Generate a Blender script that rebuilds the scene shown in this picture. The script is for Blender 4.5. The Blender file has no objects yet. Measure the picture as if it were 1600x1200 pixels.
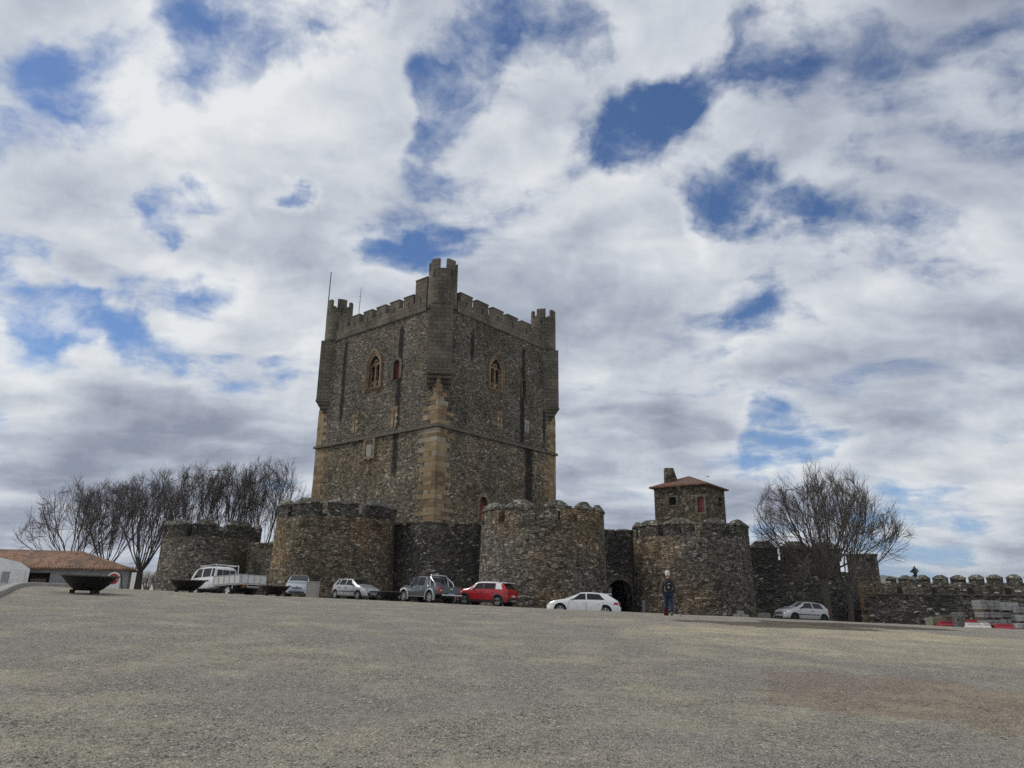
import bpy, bmesh, math, random
from math import sin, cos, pi, radians, sqrt, atan2
from mathutils import Vector, Matrix, noise

SC = bpy.context.scene
COL = SC.collection
rnd = random.Random(7)

# ------------------------------------------------------------------ camera
F, P, R = 1113.15, 0.28391, 0.010955          # focal length in px of a 1600 px wide frame, pitch, roll
EYE = Vector((0, 0, 1.6))
R0 = Vector((1, 0, 0)); U0 = Vector((0, -sin(P), cos(P))); F0 = Vector((0, cos(P), sin(P)))
cam_d = bpy.data.cameras.new('camera'); cam = bpy.data.objects.new('camera', cam_d); COL.objects.link(cam)
cam_d.sensor_width = 36; cam_d.lens = 36 * F / 1600; cam_d.clip_start = .1; cam_d.clip_end = 20000
cr = R0 * cos(R) + U0 * sin(R); cu = R0 * -sin(R) + U0 * cos(R)
M = Matrix((cr, cu, -F0)).transposed().to_4x4(); M.translation = EYE
cam.matrix_world = M
SC.camera = cam

def ray(px, py):
    dx, dy = px - 800, py - 600
    X = (cos(R) * dx + sin(R) * dy) / F; Y = (-sin(R) * dx + cos(R) * dy) / F
    return R0 * X - U0 * Y + F0
def at(px, py, Y):
    d = ray(px, py); return EYE + d * (Y / d.y)
def xat(px, Y, py=925):
    return at(px, py, Y).x

SC.view_settings.view_transform = 'Standard'; SC.view_settings.look = 'None'
SC.view_settings.exposure = 0.0; SC.view_settings.gamma = 1.0
SC.cycles.max_bounces = 5; SC.cycles.diffuse_bounces = 3; SC.cycles.glossy_bounces = 3
SC.cycles.use_denoising = False; SC.cycles.denoiser = 'OPENIMAGEDENOISE'; SC.cycles.denoising_input_passes = 'RGB_ALBEDO_NORMAL'; SC.cycles.denoising_prefilter = 'ACCURATE'
SC.render.filter_size = 1.3 if hasattr(SC.render, 'filter_size') else 1.5

# ------------------------------------------------------------------ node helper
class NT:
    def __init__(s, nt): s.t = nt; s.n = nt.nodes; s.l = nt.links
    def new(s, typ, ins=None, **kw):
        n = s.n.new(typ)
        for k, v in kw.items(): setattr(n, k, v)
        for k, v in (ins or {}).items(): s.put(n.inputs[k], v)
        return n
    def put(s, sock, v):
        if isinstance(v, bpy.types.NodeSocket): s.l.new(v, sock)
        elif v is not None:
            if isinstance(v, (tuple, list, Vector)) and sock.type == 'RGBA' and len(v) == 3: v = (*v, 1)
            sock.default_value = v
    def m(s, op, a, b=None, c=None, clamp=False):
        n = s.n.new('ShaderNodeMath'); n.operation = op; n.use_clamp = clamp
        for i, v in enumerate((a, b, c)):
            if v is not None: s.put(n.inputs[i], v)
        return n.outputs[0]
    def v(s, op, a, b=None, out=0):
        n = s.n.new('ShaderNodeVectorMath'); n.operation = op
        s.put(n.inputs[0], a)
        if b is not None:
            if op == 'SCALE': s.put(n.inputs['Scale'], b)
            else: s.put(n.inputs[1], b)
        return n.outputs[out]
    def mix(s, fac, a, b, blend='MIX'):
        n = s.n.new('ShaderNodeMix'); n.data_type = 'RGBA'; n.blend_type = blend
        s.put(n.inputs['Factor'], fac); s.put(n.inputs['A'], a) if False else None
        s.put(n.inputs[6], a); s.put(n.inputs[7], b)
        return n.outputs[2]
    def noise(s, vec, scale, detail=4, rough=.55, out=0, dim='3D', dist=0):
        n = s.new('ShaderNodeTexNoise', {'Scale': scale, 'Detail': detail, 'Roughness': rough, 'Distortion': dist})
        n.noise_dimensions = dim
        s.put(n.inputs['Vector'], vec); return n.outputs[out]
    def ss(s, x, a, b, lo=0., hi=1.):
        n = s.n.new('ShaderNodeMapRange'); n.interpolation_type = 'SMOOTHSTEP'
        s.put(n.inputs[0], x); s.put(n.inputs[1], a); s.put(n.inputs[2], b); s.put(n.inputs[3], lo); s.put(n.inputs[4], hi)
        return n.outputs[0]
    def lin(s, x, a, b, lo=0., hi=1.):
        n = s.n.new('ShaderNodeMapRange')
        s.put(n.inputs[0], x); s.put(n.inputs[1], a); s.put(n.inputs[2], b); s.put(n.inputs[3], lo); s.put(n.inputs[4], hi)
        return n.outputs[0]
    def ramp(s, x, stops, interp='LINEAR'):
        n = s.n.new('ShaderNodeValToRGB'); n.color_ramp.interpolation = interp
        e = n.color_ramp.elements
        while len(e) < len(stops): e.new(0.5)
        for k, (p, c) in enumerate(stops): e[k].position = p; e[k].color = (*c, 1)
        s.put(n.inputs[0], x); return n.outputs[0]

# ------------------------------------------------------------------ world: blue sky behind a broken cloud deck
SUN_DIR = Vector((-.90, .16, 0)).normalized() * cos(radians(46)) + Vector((0, 0, sin(radians(46))))
W = bpy.data.worlds.new('World'); SC.world = W; W.use_nodes = True
wn = NT(W.node_tree); W.node_tree.nodes.clear()
D = wn.new('ShaderNodeTexCoord').outputs['Generated']
sky = wn.new('ShaderNodeTexSky'); sky.sky_type = 'NISHITA'; sky.sun_disc = False
sky.sun_elevation = radians(46); sky.sun_rotation = atan2(SUN_DIR.x, SUN_DIR.y) % (2 * pi)
sky.air_density = 1.0; sky.dust_density = .6; sky.ozone_density = 2.0
sep = wn.new('ShaderNodeSeparateXYZ', {0: D})
zc = wn.m('MAXIMUM', sep.outputs[2], 0.0)
den = wn.m('ADD', zc, .24)
u = wn.m('DIVIDE', sep.outputs[0], den); v = wn.m('DIVIDE', sep.outputs[1], den)
uv0 = wn.new('ShaderNodeCombineXYZ', {0: u, 1: v, 2: 0.0}).outputs[0]
wrp = wn.v('SUBTRACT', wn.noise(uv0, 2.2, 4, .55, 1), (.5, .5, .5))
uvw = wn.v('ADD', uv0, wn.v('SCALE', wrp, .26))
rot = wn.new('ShaderNodeMapping', {'Vector': uvw, 'Rotation': (0, 0, radians(-38)), 'Scale': (.75, 1.2, 1)}).outputs[0]
n1 = wn.noise(rot, 3.0, 8, .55)
n2 = wn.noise(wn.v('ADD', uvw, (7.3, 2.1, 0)), 1.7, 4, .5)
n3 = wn.noise(wn.v('ADD', rot, (3.3, 8.1, 1.0)), 9., 6, .55)
gaps = [(330, 95, 3.2, 1.), (420, 48, 3.4, 1.), (520, 18, 3.2, .95), (270, 10, 3, .5), (345, 50, 2.6, .6), (600, 10, 2.6, .6), (150, 122, 3.2, .85), (85, 115, 2.4, .7), (680, 110, 2.8, .95),
        (700, 170, 3.0, 1.), (690, 235, 2.6, .9), (760, 120, 3.0, .75), (770, 190, 2.4, .45), (840, 28, 3.4, 1.), (910, 48, 2.8, .75), (760, 5, 3, .7),
        (1070, 160, 2.8, 1.), (1010, 205, 3.0, 1.), (950, 210, 2.6, .7), (1095, 130, 2.2, .7), (1130, 285, 3.0, .85), (1200, 302, 3.0, 1.), (1240, 305, 2.2, .8), (1090, 300, 2.2, .6),
        (1190, 45, 3.5, .75), (1185, 95, 2.5, .5), (1330, 270, 3, .35), (1300, 20, 4, .4), (1560, 160, 4, .35), (600, 392, 2.4, 1.), (660, 396, 2.2, .8), (730, 388, 2, .5), (440, 314, 1.4, .6), (470, 317, 1.3, .7), (492, 317, 1.0, .5), (330, 316, 1.8, .6), (300, 310, 1.2, .4), (245, 340, 2.6, .85), (215, 370, 2.2, .85), (260, 375, 1.8, .5),
        (40, 482, 3.0, 1.), (110, 500, 2.6, 1.), (10, 430, 2.4, .8), (180, 520, 2.4, .9), (250, 543, 2.2, .9), (330, 558, 2.2, .9), (410, 570, 2.2, .9), (470, 575, 1.8, .7), (335, 462, 2., .85), (120, 530, 1.8, .7),
        (1180, 698, 2.4, 1.), (1240, 690, 2.8, 1.), (1290, 690, 2.0, .8), (1140, 600, 1.8, .6), (1150, 515, 2.4, .75), (1180, 440, 2.4, .75), (1125, 360, 2., .75), (1300, 400, 2.4, .45), (1230, 500, 2.4, .35),
        (1420, 840, 3.0, .9), (1370, 850, 2.6, .85), (1470, 850, 2.4, .75), (1200, 830, 1.8, .8), (1130, 790, 1.6, .4), (-250, 150, 8, .9), (1900, 250, 8, .8), (1750, 700, 4, .7)]
wd = wn.v('SUBTRACT', wn.noise(D, 8.0, 5, .55, 1), (.5, .5, .5))
Dw = wn.v('ADD', D, wn.v('SCALE', wd, .15))
gsum = 0.0
for px, py, r, k in gaps:
    g = ray(px, py).normalized()
    dd = wn.v('DISTANCE', Dw, tuple(g), out=1)
    gsum = wn.m('ADD', gsum, wn.ss(dd, 0.0, radians(r) * 1.6, k, 0.0))
gsum = wn.m('MINIMUM', gsum, .88)
for px, py, r, k in [(1150, 60, 10, .22), (1350, 200, 9, .2), (1500, 120, 9, .2), (700, 200, 7, .15), (1230, 420, 8, .16), (200, 60, 8, .12), (1180, 560, 6, .12), (250, 520, 6, .1)]:      # thinner veils of cloud
    gsum = wn.m('ADD', gsum, wn.ss(wn.v('DISTANCE', Dw, tuple(ray(px, py).normalized()), out=1), 0.0, radians(r) * 1.5, k, 0.0))
dens = wn.m('ADD', wn.m('MULTIPLY', wn.m('SUBTRACT', n1, .5), 2.7), .74)
dens = wn.m('ADD', dens, wn.m('MULTIPLY', wn.m('SUBTRACT', n3, .5), .55))
dens = wn.m('ADD', dens, wn.m('MULTIPLY', wn.m('SUBTRACT', wn.noise(Dw, 17., 6, .58), .5), .95))
dens = wn.m('SUBTRACT', dens, wn.m('MULTIPLY', gsum, .78))
mask = wn.ss(dens, -.26, .56)
# cloud light: white where the cloud is thin or faces the sun, blue-grey in the thick bases
off = wn.v('ADD', rot, (-.07, .06, 0))
n1b = wn.noise(off, 3.0, 6, .5)
rel = wn.m('SUBTRACT', n1, n1b)
br = wn.m('ADD', wn.m('MULTIPLY', rel, 1.9), wn.ss(dens, .30, 1.25, .69, .30))
br = wn.m('ADD', br, wn.m('MULTIPLY', wn.m('SUBTRACT', n2, .5), 1.3))
br = wn.m('ADD', br, wn.m('MULTIPLY', wn.m('SUBTRACT', n3, .5), .35))
blobs = [(430, 110, 9, .2), (560, 160, 6, .22), (260, 190, 8, .2), (850, 250, 9, .22), (500, 400, 9, .14), (60, 350, 10, .2), (60, 560, 5, .2), (200, 590, 4, .15), (350, 610, 5, .12), (1300, 420, 8, .08), (950, 380, 8, .1),
         (1560, 730, 5, .2), (1350, 690, 4, .1), (180, 650, 7, -.16), (60, 690, 10, -.2), (350, 690, 8, -.2), (300, 280, 5, -.1), (1380, 180, 11, -.14), (1550, 60, 10, -.12), (1540, 570, 9, -.1), (1340, 480, 6, -.08), (880, 370, 5, -.12), (30, 210, 5, -.16), (1150, 40, 8, -.12), (1250, 800, 7, -.08), (1000, 750, 8, -.1)]
for px, py, r, k in blobs:
    g = ray(px, py).normalized()
    dd = wn.v('DISTANCE', Dw, tuple(g), out=1)
    br = wn.m('ADD', br, wn.ss(dd, 0.0, radians(r) * 1.6, k, 0.0))
cl = wn.ramp(br, [(0.0, (2.6, 2.95, 3.8)), (.30, (4.0, 4.4, 5.25)), (.6, (5.8, 6.2, 6.8)), (.98, (8.0, 8.25, 8.4))])
skyc = wn.mix(1.0, sky.outputs[0], (.62, .78, 1.0), 'MULTIPLY')
skyc = wn.mix(wn.ss(zc, .35, .0, 0, .55), skyc, (3.4, 5.2, 8.2))
bgc = wn.mix(mask, skyc, cl)
bg = wn.new('ShaderNodeBackground', {'Color': bgc, 'Strength': .1})
wo = wn.new('ShaderNodeOutputWorld', {'Surface': bg.outputs[0]})
W.cycles.sampling_method = 'MANUAL'; W.cycles.sample_map_resolution = 512

sd = bpy.data.lights.new('sun', 'SUN'); sd.energy = 1.5; sd.angle = radians(12); sd.color = (1, .95, .87)
sun = bpy.data.objects.new('sun', sd); COL.objects.link(sun)
sun.rotation_euler = SUN_DIR.to_track_quat('Z', 'Y').to_euler(); sun.location = (-40, 10, 60)

# ------------------------------------------------------------------ materials
def mat(name):
    m = bpy.data.materials.new(name); m.use_nodes = True; m.node_tree.nodes.clear()
    t = NT(m.node_tree); b = t.new('ShaderNodeBsdfPrincipled'); o = t.new('ShaderNodeOutputMaterial', {'Surface': b.outputs[0]})
    return m, t, b
def plain(name, col, rough=.6, metal=0., var=.12, scale=6., bump=0., coat=0., spec=.5):
    m, t, b = mat(name)
    tc = t.new('ShaderNodeTexCoord').outputs['Object']
    n = t.noise(tc, scale, 5, .6)
    k = t.lin(n, .25, .75, 1 - var, 1 + var)
    c = t.mix(1.0, (*col, 1), t.new('ShaderNodeCombineColor', {0: k, 1: k, 2: k}).outputs[0], 'MULTIPLY')
    t.put(b.inputs['Base Color'], c); b.inputs['Roughness'].default_value = rough; b.inputs['Metallic'].default_value = metal
    b.inputs['Coat Weight'].default_value = coat; b.inputs['Coat Roughness'].default_value = .08
    b.inputs['Specular IOR Level'].default_value = spec
    if bump:
        bp = t.new('ShaderNodeBump', {'Strength': bump, 'Distance': .02, 'Height': t.noise(tc, scale * 6, 4, .6)}); t.put(b.inputs['Normal'], bp.outputs[0])
    return m
def gray(t, k): return t.new('ShaderNodeCombineColor', {0: k, 1: k, 2: k}).outputs[0]

def rubble(name, pal, sx=2.5, sy=6.4, joint=(.055, .049, .04), tone=1., lichen=.3, pale=.12, streak=None, warm=None):
    """irregular coursed rubble: two sizes of flat stones, dark open joints, lichen and weather stains; UV is in metres"""
    m, t, b = mat(name)
    uv = t.new('ShaderNodeUVMap', uv_map='UVMap').outputs[0]
    pos = t.new('ShaderNodeNewGeometry').outputs['Position']
    w = t.v('ADD', uv, t.v('SCALE', t.v('SUBTRACT', t.noise(uv, .9, 2, .5, 1, '2D'), (.5, .5, .5)), .22))
    w = t.v('ADD', w, t.v('SCALE', t.v('SUBTRACT', t.noise(uv, 5., 2, .5, 1, '2D'), (.5, .5, .5)), .07))
    def layer(kx, ky, off):
        q = t.new('ShaderNodeMapping', {'Vector': w, 'Scale': (kx, ky, 1), 'Location': (off, off * .7, 0)}).outputs[0]
        a = t.new('ShaderNodeTexVoronoi', {'Vector': q, 'Scale': 1., 'Randomness': .92}, voronoi_dimensions='2D', feature='F1')
        e = t.new('ShaderNodeTexVoronoi', {'Vector': q, 'Scale': 1., 'Randomness': .92}, voronoi_dimensions='2D', feature='DISTANCE_TO_EDGE')
        s = t.new('ShaderNodeSeparateColor', {0: a.outputs['Color']})
        return s.outputs[0], s.outputs[1], s.outputs[2], e.outputs['Distance']
    A = layer(sx, sy, 0.); B = layer(sx * 1.9, sy * 1.75, 5.3)
    sel = t.m('GREATER_THAN', t.noise(uv, 1.3, 3, .6, 0, '2D'), .53)
    def pick(i):
        n = t.n.new('ShaderNodeMix'); n.data_type = 'FLOAT'; t.put(n.inputs[0], sel); t.put(n.inputs[2], A[i]); t.put(n.inputs[3], B[i]); return n.outputs[0]
    r, g, bl, e = pick(0), pick(1), pick(2), pick(3)
    c = t.ramp(r, pal)
    c = t.mix(1., c, gray(t, t.lin(g, 0, 1, .64, 1.28)), 'MULTIPLY')
    c = t.mix(t.m('GREATER_THAN', bl, 1 - pale), c, (.36, .34, .30))           # scattered pale quartz stones
    fine = t.noise(uv, 14, 4, .7, 0, '2D')
    c = t.mix(1., c, gray(t, t.lin(fine, .25, .75, .74, 1.26)), 'MULTIPLY')
    li = t.ss(t.noise(pos, .55, 5, .65), .5, .66, 0, lichen)
    c = t.mix(li, c, (.13, .125, .06))
    ew = t.lin(t.noise(uv, 2.2, 3, .6, 0, '2D'), .3, .7, .05, .19)
    jf = t.ss(e, .0, ew)
    c = t.mix(jf, joint, c)
    big = t.noise(pos, .22, 4, .6)
    c = t.mix(1., c, gray(t, t.lin(big, .3, .7, .62 * tone, 1.32 * tone)), 'MULTIPLY')
    damp = t.ss(t.noise(t.v('MULTIPLY', pos, (1., 1., .22)), .5, 4, .6), .55, .72, 0, .6)   # long damp runs
    c = t.mix(damp, c, t.mix(1., c, (.42, .42, .43), 'MULTIPLY'))
    if warm:
        c = t.mix(t.ss(t.noise(pos, .16, 3, .5), .46, .62, 0, warm), c, t.mix(1., c, (1.55, 1.22, .9), 'MULTIPLY'))
    if streak:                                                                   # black water stains: (u0, half width, v0, v1)
        su = t.new('ShaderNodeSeparateXYZ', {0: t.v('ADD', uv, t.v('SCALE', t.v('SUBTRACT', t.noise(uv, 1.2, 4, .6, 1, '2D'), (.5, .5, .5)), .5))})
        for u0, hw, v0, v1 in streak:
            f = t.ss(t.m('ABSOLUTE', t.m('SUBTRACT', su.outputs[0], u0)), hw * .45, hw * 1.25, .92, 0)
            f = t.m('MULTIPLY', f, t.m('MULTIPLY', t.ss(su.outputs[1], v0 - 1, v0 + .6), t.ss(su.outputs[1], v1 + .3, v1 - .3)))
            f = t.m('MULTIPLY', f, t.ss(t.noise(uv, 2.5, 4, .7, 0, '2D'), .28, .48, .55, 1))
            c = t.mix(f, c, (.022, .02, .018))
    t.put(b.inputs['Base Color'], c); b.inputs['Roughness'].default_value = .95; b.inputs['Specular IOR Level'].default_value = .15
    h = t.m('ADD', t.m('MULTIPLY', jf, t.lin(g, 0, 1, .5, 1.)), t.m('MULTIPLY', fine, .35))
    bp = t.new('ShaderNodeBump', {'Strength': 1., 'Distance': .065, 'Height': h}); t.put(b.inputs['Normal'], bp.outputs[0])
    return m

def ashlar(name, c1, c2, cj, bw=.75, bh=.4, tone=1., stain=.5, mort=.018):
    m, t, b = mat(name)
    uv = t.new('ShaderNodeUVMap', uv_map='UVMap').outputs[0]; pos = t.new('ShaderNodeNewGeometry').outputs['Position']
    br = t.new('ShaderNodeTexBrick', {'Vector': uv, 'Color1': c1, 'Color2': c2, 'Mortar': cj, 'Scale': 1., 'Mortar Size': mort, 'Brick Width': bw, 'Row Height': bh, 'Bias': 0., 'Mortar Smooth': .3})
    f = t.noise(uv, 9, 4, .7, 0, '2D')
    c = t.mix(1., br.outputs[0], gray(t, t.lin(f, .25, .75, .72, 1.28)), 'MULTIPLY')
    c = t.mix(1., c, gray(t, t.lin(t.noise(pos, .45, 5, .6), .3, .7, .68 * tone, 1.28 * tone)), 'MULTIPLY')
    d = t.ss(t.noise(t.v('MULTIPLY', pos, (1., 1., .25)), .8, 4, .6), .5, .7, 0, stain)
    c = t.mix(d, c, t.mix(1., c, (.4, .4, .42), 'MULTIPLY'))
    t.put(b.inputs['Base Color'], c); b.inputs['Roughness'].default_value = .92; b.inputs['Specular IOR Level'].default_value = .2
    h = t.m('ADD', t.m('MULTIPLY', br.outputs['Fac'], -1.), t.m('MULTIPLY', f, .5))
    bp = t.new('ShaderNodeBump', {'Strength': .8, 'Distance': .04, 'Height': h}); t.put(b.inputs['Normal'], bp.outputs[0])
    return m

def blocks(name, stops, rough=.9, tone=1.):
    """cut blocks modelled one by one: every island takes its own tone"""
    m, t, b = mat(name)
    gi = t.new('ShaderNodeNewGeometry'); pos = gi.outputs['Position']
    c = t.ramp(gi.outputs['Random Per Island'], stops)
    f = t.noise(pos, 7, 5, .7)
    c = t.mix(1., c, gray(t, t.lin(f, .25, .75, .66 * tone, 1.34 * tone)), 'MULTIPLY')
    c = t.mix(t.ss(t.noise(pos, .5, 4, .6), .5, .66, 0, .45), c, t.mix(1., c, (.55, .55, .58), 'MULTIPLY'))
    t.put(b.inputs['Base Color'], c); b.inputs['Roughness'].default_value = rough; b.inputs['Specular IOR Level'].default_value = .2
    bp = t.new('ShaderNodeBump', {'Strength': .6, 'Distance': .03, 'Height': f}); t.put(b.inputs['Normal'], bp.outputs[0])
    return m

grey_pal = [(0., (.055, .05, .042)), (.3, (.12, .108, .09)), (.55, (.175, .155, .125)), (.8, (.21, .19, .155)), (1., (.30, .275, .225))]
warm_pal = [(0., (.06, .05, .038)), (.3, (.14, .115, .085)), (.55, (.20, .165, .115)), (.8, (.255, .205, .14)), (1., (.34, .29, .21))]
dark_pal = [(0., (.03, .028, .025)), (.35, (.07, .064, .056)), (.7, (.11, .10, .088)), (1., (.19, .175, .15))]
MAT = {}
MAT['rubble'] = rubble('grey_rubble_stone', grey_pal, pale=.025, warm=.6, tone=1.15)
MAT['rubble_warm'] = rubble('warm_rubble_stone', warm_pal, pale=.02, warm=.5, tone=1.05)
MAT['rubble_dark'] = rubble('dark_rubble_stone', dark_pal, pale=.03, lichen=.2, tone=1.4)
MAT['rubble_weather'] = rubble('weathered_rubble_stone', [(0., (.035, .033, .03)), (.35, (.085, .078, .067)), (.7, (.135, .123, .104)), (1., (.22, .205, .175))], pale=.04, lichen=.35)
MAT['rubble_house'] = rubble('house_rubble_stone', warm_pal, 2.8, 4.6, pale=.05, lichen=.6, tone=1.1)
MAT['cap'] = rubble('lichen_capping_stone', [(0., (.10, .095, .08)), (.5, (.19, .18, .15)), (1., (.34, .32, .27))], 1.7, 3.2, pale=.10, lichen=.35)
MAT['ashlar'] = ashlar('grey_ashlar', (.185, .163, .124), (.13, .115, .09), (.06, .054, .045), .8, .45, stain=.6)
MAT['quoin'] = blocks('golden_sandstone_blocks', [(0., (.19, .13, .075)), (.25, (.25, .175, .10)), (.55, (.31, .225, .13)), (.8, (.34, .26, .16)), (.95, (.33, .285, .215)), (1., (.42, .37, .28))])
MAT['trim'] = ashlar('pale_window_stone', (.30, .225, .145), (.235, .18, .12), (.12, .095, .07), .6, .45, stain=.4)
MAT['string'] = plain('dark_string_stone', (.13, .115, .09), .95, var=.35, scale=1.4, bump=.5)
MAT['granite'] = plain('pale_granite', (.33, .315, .28), .9, var=.25, scale=5, bump=.6)
MAT['red_wood'] = plain('red_painted_wood', (.20, .045, .028), .7, var=.25, scale=4)
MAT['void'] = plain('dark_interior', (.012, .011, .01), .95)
MAT['iron'] = plain('black_iron', (.012, .010, .009), .6, .3, var=.5, scale=3, bump=.3)
MAT['rust_rim'] = plain('rusty_grey_iron', (.10, .085, .07), .7, .4, var=.4, scale=9)
MAT['concrete'] = plain('pale_concrete', (.36, .34, .30), .9, var=.2, scale=4, bump=.5)
MAT['metal_pole'] = plain('dark_pole_metal', (.06, .06, .06), .5, .6)
MAT['render_white'] = plain('white_render', (.80, .80, .78), .9, var=.16, scale=1.1)
MAT['render_grey'] = plain('grey_render', (.34, .35, .34), .9, var=.16, scale=1.2)
MAT['bark'] = plain('grey_bark', (.085, .074, .063), .95, var=.35, scale=2.5, bump=.6)
MAT['twig'] = plain('brown_twigs', (.105, .088, .074), .95, var=.3, scale=2.)
def paint(name, col, metal=0.):
    return plain(name, col, .32, metal, var=.05, scale=3., coat=.6)
MAT['p_white'] = paint('white_car_paint', (.78, .78, .77)); MAT['p_red'] = paint('red_car_paint', (.42, .012, .018))
MAT['p_silver'] = paint('silver_car_paint', (.46, .47, .47), .45); MAT['p_blue'] = paint('pale_silver_blue_paint', (.48, .52, .56), .4)
MAT['p_grey'] = paint('blue_grey_car_paint', (.10, .115, .13), .4); MAT['p_dull'] = plain('worn_white_paint', (.66, .66, .62), .6, var=.15, scale=2.)
MAT['glass'] = plain('dark_car_glass', (.012, .014, .015), .05, 0, var=.05, spec=.45)
MAT['rubber'] = plain('black_rubber', (.018, .018, .018), .85)
MAT['trim_black'] = plain('black_plastic_trim', (.025, .025, .027), .6)
MAT['alloy'] = plain('silver_alloy', (.52, .52, .52), .35, .7)
MAT['chrome'] = plain('bright_steel_tube', (.62, .62, .62), .22, .9)
MAT['lamp_red'] = plain('red_lamp_plastic', (.33, .012, .018), .25, coat=.5); MAT['lamp_clear'] = plain('clear_lamp_plastic', (.62, .64, .65), .15, .2, coat=.6)
MAT['lamp_orange'] = plain('orange_lamp_plastic', (.55, .14, .03), .3)
MAT['plate'] = plain('pale_number_plate', (.62, .64, .66), .5)
MAT['plate_dark'] = plain('grey_blue_plate', (.30, .32, .42), .5)
MAT['red_plastic'] = plain('faded_red_plastic', (.36, .035, .045), .6, var=.2); MAT['white_plastic'] = plain('dirty_white_plastic', (.66, .62, .58), .6, var=.2)
MAT['slab'] = plain('grey_stone_slab', (.25, .25, .245), .9, var=.22, scale=4, bump=.5); MAT['slab_pale'] = plain('pale_grey_slab', (.37, .375, .37), .9, var=.2, scale=4, bump=.5)
MAT['green_stone'] = plain('mossy_stone_block', (.20, .20, .15), .95, var=.3, scale=3, bump=.5)
MAT['wire'] = plain('galvanised_wire', (.24, .24, .23), .5, .6); MAT['wood'] = plain('weathered_pallet_wood', (.17, .13, .09), .9, var=.3)
MAT['sign_red'] = plain('sign_red', (.42, .012, .025), .4); MAT['sign_white'] = plain('sign_white', (.74, .74, .72), .45)
MAT['skin'] = plain('skin', (.42, .26, .19), .6); MAT['hair'] = plain('white_hair', (.62, .60, .57), .8, var=.25, scale=30)
MAT['jacket'] = plain('grey_brown_jacket', (.085, .075, .06), .9, var=.2, scale=8); MAT['denim'] = plain('blue_denim', (.016, .030, .068), .9, var=.3, scale=9)
MAT['nylon'] = plain('black_nylon', (.010, .009, .010), .7); MAT['reflective'] = plain('pale_reflective_strip', (.55, .54, .50), .5)
MAT['shoe'] = plain('dark_shoe', (.03, .027, .027), .8); MAT['bag_red'] = plain('dark_red_cloth', (.075, .006, .014), .85)

def tiles(name, c):
    m, t, b = mat(name)
    uv = t.new('ShaderNodeUVMap', uv_map='UVMap').outputs[0]; pos = t.new('ShaderNodeNewGeometry').outputs['Position']
    wv = t.new('ShaderNodeTexWave', {'Vector': uv, 'Scale': 1.35, 'Distortion': .3, 'Detail': 2.}); wv.bands_direction = 'X'
    q = t.new('ShaderNodeMapping', {'Vector': uv, 'Scale': (4.5, 2.6, 1)}).outputs[0]
    vo = t.new('ShaderNodeTexVoronoi', {'Vector': q, 'Scale': 1.}, voronoi_dimensions='2D')
    s = t.new('ShaderNodeSeparateColor', {0: vo.outputs['Color']})
    cc = t.mix(1., c, gray(t, t.lin(s.outputs[0], 0, 1, .65, 1.35)), 'MULTIPLY')
    cc = t.mix(t.ss(t.noise(pos, .9, 4, .6), .45, .62, 0, .6), cc, (.13, .11, .085))
    cc = t.mix(1., cc, gray(t, t.lin(wv.outputs[1], 0, 1, .6, 1.15)), 'MULTIPLY')
    t.put(b.inputs['Base Color'], cc); b.inputs['Roughness'].default_value = .9
    bp = t.new('ShaderNodeBump', {'Strength': .7, 'Distance': .06, 'Height': wv.outputs[1]}); t.put(b.inputs['Normal'], bp.outputs[0])
    return m
MAT['tile'] = tiles('terracotta_tiles', (.34, .19, .12)); MAT['tile_old'] = tiles('old_brown_tiles', (.19, .082, .052))

# ------------------------------------------------------------------ mesh builder
def tag(o, label=None, cat=None, group=None, kind=None):
    if label: o['label'] = label
    if cat: o['category'] = cat
    if group: o['group'] = group
    if kind: o['kind'] = kind
    return o
def empty(name, loc, rz=0., label=None, cat=None, group=None):
    o = bpy.data.objects.new(name, None); COL.objects.link(o); o.location = loc; o.rotation_euler = (0, 0, rz); o.empty_display_size = .3
    return tag(o, label, cat, group)
def wmat(o):
    m = Matrix.Translation(o.location) @ o.rotation_euler.to_matrix().to_4x4()
    return wmat(o.parent) @ m if o.parent else m

def auto_uv(me, offset=0.):
    uvl = me.uv_layers.get('UVMap') or me.uv_layers.new(name='UVMap')
    for p in me.polygons:
        n = p.normal
        if abs(n.z) < .75:
            tn = Vector((-n.y, n.x, 0)).normalized()
            sl = Vector((0, 0, 1)) if abs(n.z) < .3 else n.cross(tn)
        else: tn = Vector((1, 0, 0)); sl = Vector((0, 1, 0))
        for li in p.loop_indices:
            c = me.vertices[me.loops[li].vertex_index].co
            uvl.data[li].uv = (c.dot(tn) + offset, c.dot(sl) + offset * .37)

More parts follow.
